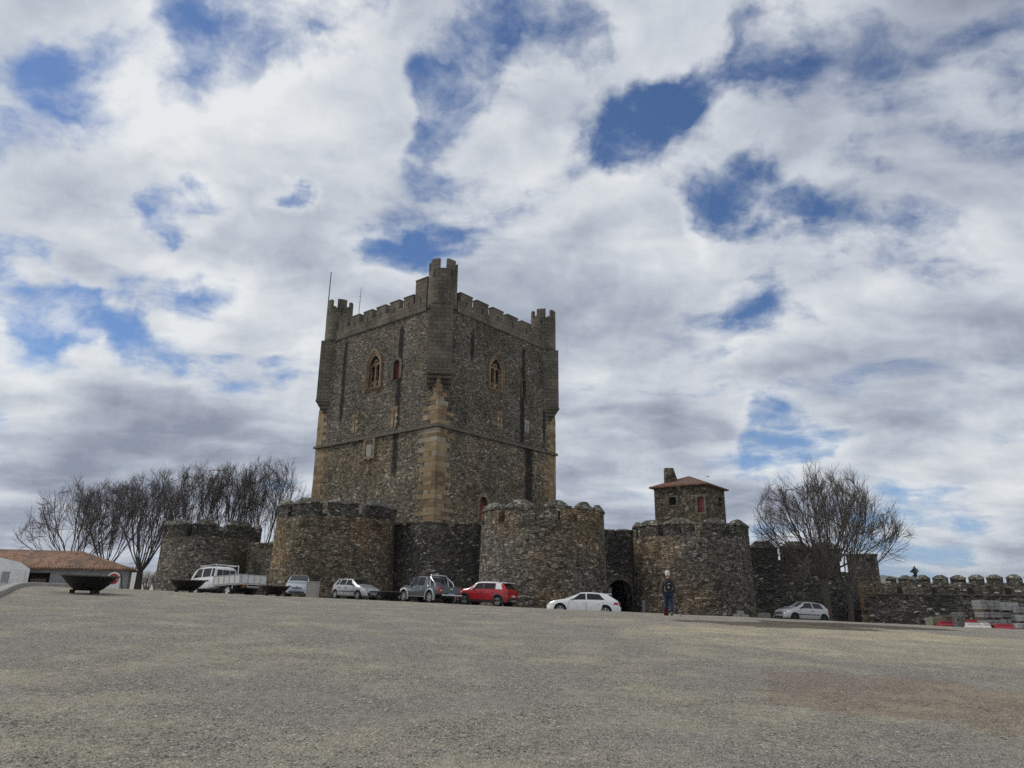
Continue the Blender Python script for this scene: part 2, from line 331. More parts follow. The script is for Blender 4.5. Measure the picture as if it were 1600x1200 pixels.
class MB:
    def __init__(s): s.v = []; s.f = []; s.uv = []
    def vert(s, p): s.v.append(Vector(p)); return len(s.v) - 1
    def face(s, idx, uv=None): s.f.append(tuple(idx)); s.uv.append(uv)
    def poly(s, pts, uv=None): s.face([s.vert(p) for p in pts], uv)
    def grid(s, rows, uvs=None, close=False):
        ids = [[s.vert(p) for p in r] for r in rows]
        for i in range(len(ids) - 1):
            n = len(ids[i])
            for j in range(n if close else n - 1):
                k = (j + 1) % n
                uv = None
                if uvs: uv = [uvs[i][j], uvs[i][j + 1], uvs[i + 1][j + 1], uvs[i + 1][j]]
                s.face((ids[i][j], ids[i][k], ids[i + 1][k], ids[i + 1][j]), uv)
        return ids
    def box(s, c, d, rz=0., jit=0., taper=1., tilt=None):
        c = Vector(c); a, b, h = d[0] / 2, d[1] / 2, d[2] / 2
        m = Matrix.Rotation(rz, 3, 'Z')
        if tilt: m = m @ Matrix.Rotation(tilt[0], 3, 'X') @ Matrix.Rotation(tilt[1], 3, 'Y')
        ids = []
        for z in (-h, h):
            k = taper if z > 0 else 1
            for x, y in ((-a, -b), (a, -b), (a, b), (-a, b)):
                p = m @ Vector((x * k, y * k, z))
                if jit: p += Vector([rnd.uniform(-jit, jit) for _ in range(3)])
                ids.append(s.vert(c + p))
        i = ids
        for q in ((0, 3, 2, 1), (4, 5, 6, 7), (0, 1, 5, 4), (1, 2, 6, 5), (2, 3, 7, 6), (3, 0, 4, 7)): s.face([i[k] for k in q])
    def tube(s, pts, r, n=6, caps=True):
        pts = [Vector(p) for p in pts]; rs = r if isinstance(r, (list, tuple)) else [r] * len(pts)
        prev = None; last = None
        for k, p in enumerate(pts):
            d = (pts[min(k + 1, len(pts) - 1)] - pts[max(k - 1, 0)]).normalized()
            if last is None:
                a = d.cross(Vector((0, 0, 1))) if abs(d.z) < .9 else d.cross(Vector((1, 0, 0)))
            else: a = last - d * last.dot(d)
            a.normalize(); last = a; bb = d.cross(a)
            ring = [s.vert(p + (a * cos(2 * pi * j / n) + bb * sin(2 * pi * j / n)) * rs[k]) for j in range(n)]
            if prev:
                for j in range(n): s.face((prev[j], prev[(j + 1) % n], ring[(j + 1) % n], ring[j]))
            elif caps: s.face(ring[::-1])
            prev = ring
        if caps: s.face(prev)
    def lathe(s, prof, c=(0, 0, 0), n=24, axis='Z', caps=False, a0=0., a1=2 * pi):
        c = Vector(c); full = abs(a1 - a0 - 2 * pi) < 1e-6; rows = []; uvs = []
        L = 0; lp = None
        for r, z in prof:
            if lp: L += sqrt((r - lp[0]) ** 2 + (z - lp[1]) ** 2)
            lp = (r, z); row = []; uv = []
            for j in range(n if full else n + 1):
                a = a0 + (a1 - a0) * j / n
                if axis == 'Z': row.append(c + Vector((r * cos(a), r * sin(a), z)))
                else: row.append(c + Vector((r * cos(a), z, r * sin(a))))
            for j in range(n + 1): uv.append(((a0 + (a1 - a0) * j / n) * max(.3, prof[0][0]), z if axis == 'Z' else L))
            rows.append(row); uvs.append(uv)
        ids = s.grid(rows, uvs, close=full)
        if caps: s.face(ids[0][::-1]); s.face(ids[-1])
        return ids
    def prism(s, outline, depth_vec):
        """extrude a closed 3-D outline"""
        o = [Vector(p) for p in outline]; d = Vector(depth_vec); n = len(o)
        a = [s.vert(p) for p in o]; b = [s.vert(p + d) for p in o]
        s.face(a); s.face(b[::-1])
        for i in range(n): s.face((a[i], b[i], b[(i + 1) % n], a[(i + 1) % n]))
    def build(s, name, m, parent=None, local=False, smooth=None, recalc=True):
        me = bpy.data.meshes.new(name)
        v = s.v
        if parent is not None and not local:
            inv = wmat(parent).inverted(); v = [inv @ p for p in v]
        me.from_pydata([tuple(p) for p in v], [], s.f)
        me.validate()
        auto_uv(me)
        if len(me.polygons) == len(s.uv):
            uvl = me.uv_layers['UVMap']
            for p, q in zip(me.polygons, s.uv):
                if q:
                    for li, w in zip(p.loop_indices, q): uvl.data[li].uv = w
        if recalc:
            bm = bmesh.new(); bm.from_mesh(me); bmesh.ops.recalc_face_normals(bm, faces=bm.faces); bm.to_mesh(me); bm.free()
        me.materials.append(MAT[m] if isinstance(m, str) else m)
        if smooth is not None:
            for p in me.polygons: p.use_smooth = True
            me.set_sharp_from_angle(angle=radians(smooth))
        o = bpy.data.objects.new(name, me); COL.objects.link(o)
        if parent is not None: o.parent = parent
        return o

def bake(o):
    dg = bpy.context.evaluated_depsgraph_get()
    me = bpy.data.meshes.new_from_object(o.evaluated_get(dg)); o.modifiers.clear()
    old = o.data; o.data = me; me.name = old.name; bpy.data.meshes.remove(old)
def cut(o, mbs, redo_uv=True):
    """open real holes in a mesh with closed cutters (given in the same space as the mesh)"""
    cs = []
    for mb in mbs:
        c = mb.build('cutter', 'void'); c.parent = o.parent; cs.append(c)
        md = o.modifiers.new('cut', 'BOOLEAN'); md.operation = 'DIFFERENCE'; md.solver = 'EXACT'; md.object = c
    bpy.context.view_layer.update()
    m = list(o.data.materials); bake(o)
    for c in cs: bpy.data.objects.remove(c)
    while len(o.data.materials) > 1: o.data.materials.pop()
    o.data.materials[0] = m[0]
    for p in o.data.polygons: p.material_index = 0
    if redo_uv: auto_uv(o.data)
def to_local(mb, root):
    inv = wmat(root).inverted(); mb.v = [inv @ p for p in mb.v]; return mb

# ------------------------------------------------------------------ ground
DIPS = [(-18., 45.5, 3.2, -.2), (4.5, 45.5, 5.5, -.16), (21.5, 54.5, 6, -.18)]
def sp(x, w): return w * math.log(1 + math.exp(min(40, x / w)))
def gz(x, y):
    z = .034 * y - .052 * sp(y - 30, 2.5)
    xx = max(-60, min(60, x)); z -= .0325 * xx
    for a, b, r, k in DIPS: z += k * math.exp(-((x - a) ** 2 + (y - b) ** 2) / r ** 2)
    d = sqrt((x / 1.0) ** 2 + ((y - 30) / 1.) ** 2) - 58
    if d > 0: z -= min(40., .09 * d * min(1, d / 25))
    if y < -2: z = z
    return z
def gzr(x, y):
    z = gz(x, y)
    if abs(x) < 50 and -8 < y < 70:
        z += .035 * noise.noise((x * .35, y * .35, 3)) + .012 * noise.noise((x * 1.3, y * 1.3, 7))
    return z
def axis(a0, a1, st, far, k):
    c = [a0 + i * st for i in range(int((a1 - a0) / st) + 1)]
    s_, x = st, c[-1]
    while x < far: s_ *= k; x += s_; c.append(x)
    s_, x = st, c[0]
    while x > -far: s_ *= k; x -= s_; c.insert(0, x)
    return c
xs = axis(-44, 50, .5, 2600, 1.33); ys = axis(-4, 72, .5, 2600, 1.33)
g = MB(); g.grid([[(x, y, gzr(x, y)) for x in xs] for y in ys])
mg, t, b = mat('gravel_ground')
pos = t.new('ShaderNodeNewGeometry').outputs['Position']
flat = t.v('MULTIPLY', pos, (1, 1, 0))
big = t.noise(flat, .16, 5, .6); mid = t.noise(flat, .9, 5, .65); fin = t.noise(flat, 9, 5, .7); grit = t.noise(flat, 60, 3, .7)
vo = t.new('ShaderNodeTexVoronoi', {'Vector': flat, 'Scale': 36.}, voronoi_dimensions='2D'); vs = t.new('ShaderNodeSeparateColor', {0: vo.outputs['Color']})
vo2 = t.new('ShaderNodeTexVoronoi', {'Vector': flat, 'Scale': 70.}, voronoi_dimensions='2D'); vs2 = t.new('ShaderNodeSeparateColor', {0: vo2.outputs['Color']})
c = t.mix(t.ss(big, .40, .62), (.41, .378, .305), (.37, .345, .298))
c = t.mix(t.ss(mid, .42, .62, 0, .75), c, (.285, .262, .235))
c = t.mix(t.ss(t.noise(flat, .5, 4, .6), .50, .66, 0, .5), c, (.345, .33, .235))
c = t.mix(t.ss(t.noise(t.v('ADD', flat, (31., 7., 0)), .33, 5, .62), .46, .58, 0, .75), c, (.28, .262, .258))
c = t.mix(t.ss(t.noise(t.v('ADD', flat, (3., 77., 0)), .55, 5, .65), .54, .66, 0, .7), c, (.45, .42, .335))
peb = t.ss(t.m('ADD', mid, t.m('MULTIPLY', fin, .5)), .62, .86, .25, 1.)
pc = t.ramp(vs.outputs[0], [(0., (.07, .066, .06)), (.5, (.20, .19, .175)), (.85, (.34, .325, .30)), (1., (.58, .55, .50))])
pc2 = t.ramp(vs2.outputs[0], [(0., (.08, .075, .068)), (.5, (.28, .265, .235)), (1., (.52, .49, .43))])
c = t.mix(t.m('MULTIPLY', peb, .6), c, pc2)
c = t.mix(t.m('MULTIPLY', peb, t.m('GREATER_THAN', vs.outputs[1], .80)), c, pc)
c = t.mix(1., c, gray(t, t.lin(fin, .25, .75, .55, 1.42)), 'MULTIPLY')
clump = t.ss(t.noise(flat, 24, 6, .75), .50, .66); c = t.mix(t.m('MULTIPLY', clump, t.ss(mid, .34, .6, .25, .75)), c, t.mix(1., c, (.42, .41, .40), 'MULTIPLY'))
c = t.mix(1., c, (1.36, 1.335, 1.25), 'MULTIPLY')
c = t.mix(1., c, gray(t, t.lin(grit, .28, .72, .42, 1.58)), 'MULTIPLY')
def patch(c, px, py, Y, rx, ry, col, k):
    d_ = ray(px, py); q = EYE.copy()
    for k in range(1200):                                               # where this line of sight meets the ground
        q = EYE + d_ * ((3 + k * .05) / d_.y)
        if q.z <= gz(q.x, q.y): break
    d = t.v('LENGTH', t.v('MULTIPLY', t.v('SUBTRACT', t.v('ADD', flat, t.v('SCALE', t.v('SUBTRACT', t.noise(flat, .7, 4, .6, 1), (.5, .5, .5)), 3.6)), (q.x, q.y, 1.1 * 0)), (1 / rx, 1 / ry, 0)), out=1)
    k2 = t.m('MULTIPLY', t.ss(d, 1.25, .0, 0, k), t.ss(t.noise(flat, 1.7, 5, .7), .34, .58, .35, 1.))
    return t.mix(k2, c, t.mix(1., c, col, 'MULTIPLY'))
c = patch(c, 1420, 1090, 9.2, 1.8, 2.0, (.92, .84, .80), .22)
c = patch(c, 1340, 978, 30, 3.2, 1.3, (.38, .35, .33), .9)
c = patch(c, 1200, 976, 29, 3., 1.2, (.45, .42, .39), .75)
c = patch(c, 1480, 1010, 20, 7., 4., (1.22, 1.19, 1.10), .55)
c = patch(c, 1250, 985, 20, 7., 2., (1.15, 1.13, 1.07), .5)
c = patch(c, 175, 921, 27.2, 1.6, .7, (.55, .75, .28), .9)  # nearest bowl's cast shadow painted into the ground, tinted grass green
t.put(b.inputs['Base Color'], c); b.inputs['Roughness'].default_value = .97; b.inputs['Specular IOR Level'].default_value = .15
hh = t.m('ADD', t.m('MULTIPLY', vo.outputs['Distance'], -.5), t.m('ADD', t.m('MULTIPLY', fin, 1.4), t.m('MULTIPLY', grit, .5)))
bp = t.new('ShaderNodeBump', {'Strength': 1., 'Distance': .06, 'Height': hh}); t.put(b.inputs['Normal'], bp.outputs[0])
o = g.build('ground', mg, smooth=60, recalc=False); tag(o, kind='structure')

# loose stones lying on the ground
pb = MB(); pr = random.Random(3)
for k in range(20000):
    y = 5.5 + 24 * pr.random() ** 2.0; x = pr.uniform(-.78, .78) * y
    w = noise.noise((x * .5, y * .5, 1.)) + .6 * noise.noise((x * 1.4, y * 1.4, 5.))
    if w < pr.uniform(-.7, .35): continue
    r = pr.choice((.005, .006, .006, .007, .008, .009, .012)) * pr.uniform(.8, 1.3)
    if pr.random() < .004: r *= 2.
    z = gzr(x, y); a = pr.random() * 6.3
    q = [(cos(a) * r, sin(a) * r * .8, .2 * r), (-sin(a) * r * .8, cos(a) * r * .7, .3 * r), (-cos(a) * r, -sin(a) * r, .1 * r), (sin(a) * r * .8, -cos(a) * r * .9, .2 * r)]
    i = [pb.vert((x + d[0], y + d[1], z + d[2])) for d in q]; tp = pb.vert((x + r * .2, y - r * .1, z + r * pr.uniform(.5, .9)))
    for j in range(4): pb.face((i[j], i[(j + 1) % 4], tp))
mp = blocks('pebbles', [(0., (.08, .076, .07)), (.35, (.19, .18, .165)), (.75, (.33, .31, .275)), (.95, (.44, .42, .38)), (1., (.66, .64, .58))])
o = pb.build('gravel', mp, recalc=False); tag(o, 'loose grey gravel scattered over the sloping bare ground', 'gravel', kind='stuff')

# hills on the horizon
mh, t, b = mat('hill_scrub'); pos = t.new('ShaderNodeNewGeometry').outputs['Position']
c = t.mix(t.ss(t.noise(pos, .012, 6, .65), .42, .6), (.045, .06, .03), (.15, .14, .08)); t.put(b.inputs['Base Color'], c); b.inputs['Roughness'].default_value = 1.
hb = MB(); rows = []
for k, (rad, base, top) in enumerate(((1300, -60, -60), (1900, -45, 15), (2400, -40, 60), (2900, -40, 100), (3150, -60, 50), (3350, -80, -80))):
    row = []
    for j in range(300):
        a = radians(-75 + 150 * j / 299)
        n_ = noise.fractal((a * 3.2, k * .25, 4.), .9, 2.1, 4)
        az = math.degrees(a); kk = .46 + .36 * math.exp(-((az - 26.5) / 3.2) ** 2) + .12 * math.exp(-((az + 27) / 6) ** 2)
        row.append((rad * sin(a), rad * cos(a), base + (top - base) * max(.12, kk + .10 * n_)))
    rows.append(row)
hb.grid(rows); tag(hb.build('hills', mh, smooth=80), kind='structure')

# ------------------------------------------------------------------ walls with battlements
class Line:
    """wall line: pos(s, t) = s metres along the outer face, t metres into the wall"""
    def __init__(s, a, b): s.a = Vector((a[0], a[1], 0)); s.d = Vector((b[0], b[1], 0)) - s.a; s.len = s.d.length; s.d.normalize(); s.n = Vector((-s.d.y, s.d.x, 0))
    def pos(s, q, t): return s.a + s.d * q + s.n * t
    def s_of(s, px, py=850):
        r = ray(px, py); k = r.x / r.y
        return (k * s.a.y - s.a.x) / (s.d.x - k * s.d.y)
class Ring:
    def __init__(s, c, rad): s.c = Vector((c[0], c[1], 0)); s.R = rad; s.len = 2 * pi * rad; s.a0 = -pi / 2 - pi
    def pos(s, q, t):
        a = s.a0 + q / s.R; return s.c + Vector((cos(a), sin(a), 0)) * (s.R - t)
    def s_of(s, px, py=850):
        r = ray(px, py); k = Vector((r.x / r.y, 1, 0)).normalized()
        b_ = k.dot(s.c); disc = b_ * b_ - s.c.length_squared + s.R ** 2
        p = k * (b_ - sqrt(max(0, disc))); a = atan2(p.y - s.c.y, p.x - s.c.x)
        return ((a - s.a0) % (2 * pi)) * s.R
def jit3(p, amp): return noise.noise_vector((p.x * 1.7, p.y * 1.7, p.z * 2.1)) * amp + noise.noise_vector((p.x * 4.1, p.y * 4.1, p.z * 5)) * amp * .6
def wall_shell(path, zb, zt, th, root, m='rubble', batter=0., name='wall', step=.4, amp=.06, ztf=None):
    mb = MB(); n = max(2, int(path.len / step)); rows = []; uvs = []
    closed = isinstance(path, Ring)
    nz = max(2, int((zt - zb) / step))
    for i in range(nz + 1):
        z = zb + (zt - zb) * i / nz; row = []; uv = []
        for j in range(n if closed else n + 1):
            q = path.len * j / n
            p = path.pos(q, -batter * (zt - z)); p.z = z + ((ztf(q) if ztf else 0) if i == nz else 0)
            row.append(p + jit3(p, amp)); uv.append((q, z))
        if closed: uv.append((path.len, z))
        rows.append(row); uvs.append(uv)
    for (t, dz) in ((th, 0), (th, zb - zt + .3)):
        row = []; uv = []
        for j in range(n if closed else n + 1):
            q = path.len * j / n; p = path.pos(q, t); p.z = zt + dz + (ztf(q) if ztf and dz == 0 else 0); row.append(p); uv.append((q, zt + t - dz))
        if closed: uv.append((path.len, zt + t - dz))
        rows.append(row); uvs.append(uv)
    ids = mb.grid(rows, uvs, close=closed)
    if not closed:
        mb.face([r[0] for r in ids]); mb.face([r[-1] for r in ids][::-1])
        mb.face(ids[-1] + ids[0][::-1])
    else:
        for j in range(n): mb.face((ids[-1][j], ids[-1][(j + 1) % n], ids[0][(j + 1) % n], ids[0][j]))
    return mb.build(name, m, root, smooth=50)
def merlon(path, s0, s1, z0, h1, h2, th, root, m='rubble', slit=None, lip=.07, capm='cap', chf=.55):
    """battlement block with a hipped, slightly overhanging cap"""
    mb = MB(); cb = MB(); n = max(3, int((s1 - s0) / .32)); rows = []; uvs = []; cr_ = []
    zz = z0
    for i in range(n + 1):
        q = s0 + (s1 - s0) * i / n
        row = []; uv = []
        for k in range(4):
            p = path.pos(q, 0); p.z = z0 - .06 + (h1 - z0 + .06) * k / 3; p += jit3(p, .05); row.append(p); uv.append((q, p.z))
        p = path.pos(q, th); p.z = h1; row.append(p); uv.append((q, h1 + th))
        p = path.pos(q, th); p.z = z0 - .06; row.append(p); uv.append((q, h1 + th + h1 - z0))
        rows.append(row); uvs.append(uv)
        e = min(i, n - i) * (s1 - s0) / n; k = min(1., e / chf)
        hh = h1 + .04 + (h2 - h1 - .04) * k
        q2 = q
        cr2 = []
        for t_, z_ in ((-lip, h1 - .02), (-lip, h1 + .11), (th * .3, hh), (th * .7, hh), (th + lip, h1 + .11), (th + lip, h1 - .02)):
            p = path.pos(q2, t_); p.z = z_; cr2.append(p + jit3(p, .06))
        cr_.append(cr2)
    ids = mb.grid(rows, uvs); mb.face(ids[0]); mb.face(ids[-1][::-1])
    for i in range(n): mb.face((ids[i][0], ids[i + 1][0], ids[i + 1][-1], ids[i][-1]))
    o = mb.build('merlon', m, root, smooth=40)
    if slit is not None:
        c_ = MB(); d = (path.pos(slit + .01, 0) - path.pos(slit - .01, 0)).normalized(); p = path.pos(slit, th / 2); p.z = z0 + (h1 - z0) * .45
        c_.box(p, (.13, th + 1, (h1 - z0) * .62), atan2(d.y, d.x)); cut(o, [to_local(c_, root)], False)
    ids = cb.grid(cr_); cb.face(ids[0]); cb.face(ids[-1][::-1])
    for i in range(n): cb.face((ids[i][0], ids[i + 1][0], ids[i + 1][-1], ids[i][-1]))
    c = cb.build('cap', capm, o, local=True, smooth=35)
    inv = wmat(root).inverted()
    for v_ in c.data.vertices: v_.co = inv @ v_.co
    auto_uv(c.data)
    return o
def round_tower(label, pxc, Yc, Rr, y_gap, y_top, gaps, m='rubble', batter=.03, slits=(), th=.75, mm=None):
    c = Vector((xat(pxc, Yc), Yc, 0)); fY = Yc - Rr
    zg = at(pxc, y_gap, fY).z; zt = at(pxc, y_top, fY + th * .5).z; zb = gz(c.x, fY) - 1.2
    root = empty('round_tower', (c.x, c.y, zb + 1.2), 0, label, 'tower', 'round towers of the outer wall')
    path = Ring(c, Rr)
    wall_shell(path, zb, zg, th, root, m, batter)
    d = MB(); d.poly([c + Vector((cos(2 * pi * i / 32) * (Rr - th + .05), sin(2 * pi * i / 32) * (Rr - th + .05), zg - 1.25)) for i in range(32)]); d.build('deck', 'granite', root)
    edges = [(path.s_of(a) - .12, path.s_of(b_) + .12) for a, b_ in gaps]
    h1 = zg + (zt - zg) * .66
    seg = []
    for i in range(len(edges) - 1): seg.append((edges[i][1], edges[i + 1][0]))
    s, stop = edges[-1][1], edges[0][0] + path.len                        # the far side carries on in the same rhythm
    L = sum(b_ - a for a, b_ in seg) / max(1, len(seg)); gp = .45
    k = max(1, round((stop - s + gp) / (L + gp))); w = (stop - s - gp * (k - 1)) / k
    for i in range(k): seg.append((s + i * (w + gp), s + i * (w + gp) + w))
    for a, b_ in seg:
        sl = next((path.s_of(x) for x in slits if a < path.s_of(x) < b_), None)
        merlon(path, a, b_, zg, h1, zt, th, root, mm or m, sl)
    return root, path, zg, zt
T1 = round_tower('low round stone tower behind the white truck, farthest left of the castle towers', 322, 68, 4.25, 839, 811, [(291, 295), (341, 348), (396, 403)], 'rubble', slits=(272,), mm='rubble_weather')
T2 = round_tower('broad round stone tower with wide battlements standing left of the square keep', 518, 60, 4.8, 806, 777, [(446, 450), (497, 504.5), (559, 567)], 'rubble_warm', mm='rubble_weather')
T3 = round_tower('round stone tower between the red car and the arched gate', 848, 57.5, 4.85, 815, 781, [(780, 786), (839, 847), (896.5, 900), (932, 936)], 'rubble', slits=(874,))
T4 = round_tower('round stone tower that carries a small roofed stone house behind its battlements', 1083, 59, 4.55, 836, 809, [(1031, 1036), (1090, 1097), (1143, 1147)], 'rubble', slits=(1064,), mm='rubble_weather')

def curtain(label, pts, y_gap, y_top, gaps, m, th=.8, ref=0, name='curtain_wall', group='stone curtain walls', slits=(), gate=None, down=1.2, hk=.62):
    """battlemented wall along pixel/depth points; heights are read on its first stretch"""
    P = [(xat(px, Y), Y) for px, Y in pts]
    zb = min(gz(*p) for p in P) - down
    zg = at(pts[ref][0], y_gap, pts[ref][1]).z; zt = at(pts[ref][0], y_top, pts[ref][1] + th / 2).z
    root = empty(name, (P[0][0], P[0][1], zb + down), 0, label, 'wall', group)
    h1 = zg + (zt - zg) * hk
    walls = []
    for i in range(len(P) - 1):
        ln = Line(P[i], P[i + 1]); walls.append((wall_shell(ln, zb, zg, th, root, m, 0.), ln))
        for a, b_, *h in gaps.get(i, []):
            s0, s1 = ln.s_of(a), ln.s_of(b_)
            sl = next((ln.s_of(x) for x in slits if s0 < ln.s_of(x) < s1), None)
            dz = h[0] if h else 0.
            merlon(ln, s0, s1, zg, h1 + dz, zt + dz, th, root, m, sl)
    return root, walls, zg, zt, zb
curtain('short low wall with one battlement between the two left round towers', [(380, 65.5), (432, 62.5)], 858, 848, {0: [(381, 406), (413, 430)]}, 'rubble')
curtain('angled stretch of dark stone wall below the corner of the keep, behind the pickup', [(600, 61.5), (655, 58.0), (757, 60.0)], 826, 819, {0: [(606, 628), (633, 654)], 1: [(656, 702), (709, 752)]}, 'rubble_dark')
GW = curtain('narrow stretch of wall pierced by the arched gate', [(938, 59.2), (1000, 59.9)], 836, 825, {0: [(943, 961), (963, 992)]}, 'rubble_dark')

# arched gate in the wall
gw, ln = GW[1][0]; root = GW[0]
sg0, sg1 = ln.s_of(949, 930), ln.s_of(987, 930); sc = (sg0 + sg1) / 2; aw = (sg1 - sg0) / 2
zf = gz(*ln.pos(sc, 0).xy) - .1; ztop = at(968, 906, 59.4).z
def arch_pts(hw, zs, n=12): return [(hw * cos(pi * i / n), zs + hw * sin(pi * i / n)) for i in range(n + 1)]
zs = ztop - aw
out2 = [(aw, zf - 2)] + arch_pts(aw, zs) + [(-aw, zf - 2)]
cb = MB(); cb.prism([ln.pos(sc + x, -1) + Vector((0, 0, z)) for x, z in out2], ln.n * 3)
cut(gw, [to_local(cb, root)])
ab = MB(); n = 13
ring = [(aw + .0, zf)] + arch_pts(aw, zs, n) + [(-aw, zf)]
ring2 = [(aw + .42, zf)] + arch_pts(aw + .42, zs, n) + [(-aw - .42, zf)]
for i in range(len(ring) - 1):
    q = [ring[i], ring2[i], ring2[i + 1], ring[i + 1]]
    ab.prism([ln.pos(sc + x, -.16) + Vector((0, 0, z)) for x, z in q], ln.n * .7)
ab.build('gate_arch', MAT['ashlar'], root)
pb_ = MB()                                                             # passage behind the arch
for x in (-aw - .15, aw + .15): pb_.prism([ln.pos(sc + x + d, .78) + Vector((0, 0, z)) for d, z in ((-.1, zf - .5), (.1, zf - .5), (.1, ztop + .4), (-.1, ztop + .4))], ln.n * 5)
pb_.prism([ln.pos(sc + x, 2.0) + Vector((0, 0, z)) for x, z in ((-aw - .3, ztop + .2), (aw + .3, ztop + .2), (aw + .3, ztop + .5), (-aw - .3, ztop + .5))], ln.n * 3.7)  # ceiling cut short so sky light falls on the pale panel
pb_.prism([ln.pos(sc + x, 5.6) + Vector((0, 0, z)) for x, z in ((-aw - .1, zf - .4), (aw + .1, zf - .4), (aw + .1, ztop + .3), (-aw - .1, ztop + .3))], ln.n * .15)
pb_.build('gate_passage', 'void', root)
nb = MB(); s_ = ln.s_of(954, 924) + .36; zz = at(954, 926, 60.6).z
for i in (0, 1):
    for j in (0, 1): nb.prism([ln.pos(s_ - .22 + .23 * i + x, 1.3) + Vector((0, 0, zz - .4 + .42 * j + z)) for x, z in ((0, 0), (.2, 0), (.2, .38), (0, .38))], ln.n * .04)
nb.build('daylight_panel', 'sign_white', root)  # pale panel added to stand in for daylight seen through the passage
nb = MB(); nb.prism([ln.pos(s_ - .25 + x, 1.36) + Vector((0, 0, zz - .43 + z)) for x, z in ((0, -1.2), (.5, -1.2), (.5, .86), (0, .86))], ln.n * .08); nb.build('gate_leaf', 'trim_black', root)

# long walls on the right
W5 = curtain('tall dark wall with broad rounded battlements behind the bare tree and silver hatchback', [(1166, 63.2), (1318, 63.8)], 874, 845, {0: [(1172, 1214), (1222, 1266), (1269, 1312)]}, 'rubble_dark', th=.65, slits=(1196,))
curtain('lower piece of dark wall joining the tall wall to a turret behind the bare tree', [(1312, 64.2), (1342, 66.8)], 893, 888, {}, 'rubble_dark', th=.9)
def turret(label, pxc, Yc, Rr, ytop, ygap, gaps, m):
    c = Vector((xat(pxc, Yc), Yc, 0)); zg = at(pxc, ygap, Yc - Rr).z; zt = at(pxc, ytop, Yc - Rr).z; zb = gz(c.x, Yc) - 1.5
    root = empty('wall_turret', (c.x, c.y, zb + 1.5), 0, label, 'turret'); path = Ring(c, Rr)
    wall_shell(path, zb, zg, .6, root, m, .02)
    e = [(path.s_of(a), path.s_of(b_)) for a, b_ in gaps]; s = e[0][0]
    for i in range(4): merlon(path, e[0][1] + i * path.len / 4, e[0][1] + (i + 1) * path.len / 4 - .4, zg, zg + (zt - zg) * .75, zt, .6, root, m)
turret('slim weathered turret rising behind the branches of the bare tree', 1353, 68.5, 1.32, 864, 876, [(1352, 1356)], 'rubble')
bw = curtain('long wall with a row of small hipped battlements at the right edge', [(1368, 72), (1680, 60)], 911.5, 897, {0: [(1377, 1390), (1395.5, 1415.5), (1421.5, 1442.5), (1448, 1470), (1476, 1497.5), (1504, 1526), (1532, 1555), (1562, 1585), (1591, 1615), (1620, 1646), (1650, 1676)]}, 'rubble_dark', th=.42, slits=(), hk=.42)
rb = bw[0]; ln = bw[1][0][1]
for px in (1405, 1458, 1515, 1573):
    s_ = ln.s_of(px, 918); z_ = bw[2] - .75; q = MB(); q.box(ln.pos(s_, .05) + Vector((0, 0, z_)), (.35, .22, .75), atan2(ln.d.y, ln.d.x)); q.build('loophole', 'void', rb)
fw = curtain('low plain retaining wall with a pale ledge behind the stacked slabs', [(1352, 60), (1680, 53.5)], 929, 925, {}, 'rubble_dark', th=1.)
ln = fw[1][0][1]; q = MB()
for i in range(26):
    s0, s1 = ln.len * i / 26, ln.len * (i + 1) / 26 - .02
    q.prism([ln.pos(s, -.12) + Vector((0, 0, fw[2] + .01 + rnd.uniform(0, .02) + z)) for s, z in ((s0, 0), (s1, 0), (s1, .08), (s0, .08))], ln.n * 1.2)
q.build('ledge', 'ashlar', fw[0])
# terrace fill between the retaining wall and the battlemented wall
q = MB(); a = [ln.pos(0, .9), ln.pos(ln.len, .9)]; l2 = bw[1][0][1]; bb_ = [l2.pos(l2.len, .4), l2.pos(0, .4)]
q.poly([Vector((p.x, p.y, fw[2] - .05)) for p in a + bb_]); tag(q.build('terrace_ground', 'green_stone'), kind='structure')

# ------------------------------------------------------------------ the keep
A = radians(50.386); KS = 19.5 / 17; S = 19.5
KC = Vector((-6.3265 * KS, 59.074 * KS, 0)); Ld = Vector((-sin(A), cos(A), 0)); Rd = Vector((cos(A), sin(A), 0))
ZSTR = 1.6 + 13.574 * KS; ZPAR = 1.6 + 24.517 * KS; ZB = -1.
def K(u, v, z): return KC + Ld * u + Rd * v + Vector((0, 0, z))
def on_face(px, py, which):
    d = ray(px, py); n = Rd if which == 'L' else Ld
    p = EYE + d * ((KC - EYE).dot(n) / d.dot(n)); q = p - KC
    return (q.dot(Ld) if which == 'L' else q.dot(Rd)), p.z
def FP(which, h, z, d):
    """point on a keep face: h metres from the near corner, z up, d metres out of the wall"""
    return (K(h, -d, z) if which == 'L' else K(-d, h, z))
keep = empty('castle_keep', KC, 0, 'tall square stone keep with corner turrets and battlements rising above the walls', 'castle keep')
def streak(which, px, y0, y1, hw):
    u0, z0 = on_face(px, y0, which); u1, z1 = on_face(px, y1, which); uu = (u0 + u1) / 2
    return ((-uu if which == 'L' else uu), hw, min(z0, z1), max(z0, z1))
stk = [streak('L', 624, 512, 668, .42), streak('L', 537, 535, 655, .36), streak('R', 818, 545, 600, .34), streak('R', 816, 600, 692, .42), streak('R', 738, 520, 560, .3), streak('R', 850, 640, 690, .25)]
m_up = rubble('keep_rubble', [(0., (.05, .045, .037)), (.3, (.115, .103, .083)), (.6, (.17, .15, .118)), (.85, (.22, .19, .145)), (1., (.29, .265, .215))], 3.1, 7.4, streak=stk, pale=.012, lichen=.3, tone=1.28)
stk2 = [streak('R', 826, 695, 790, .8), streak('L', 617, 672, 740, .5)]
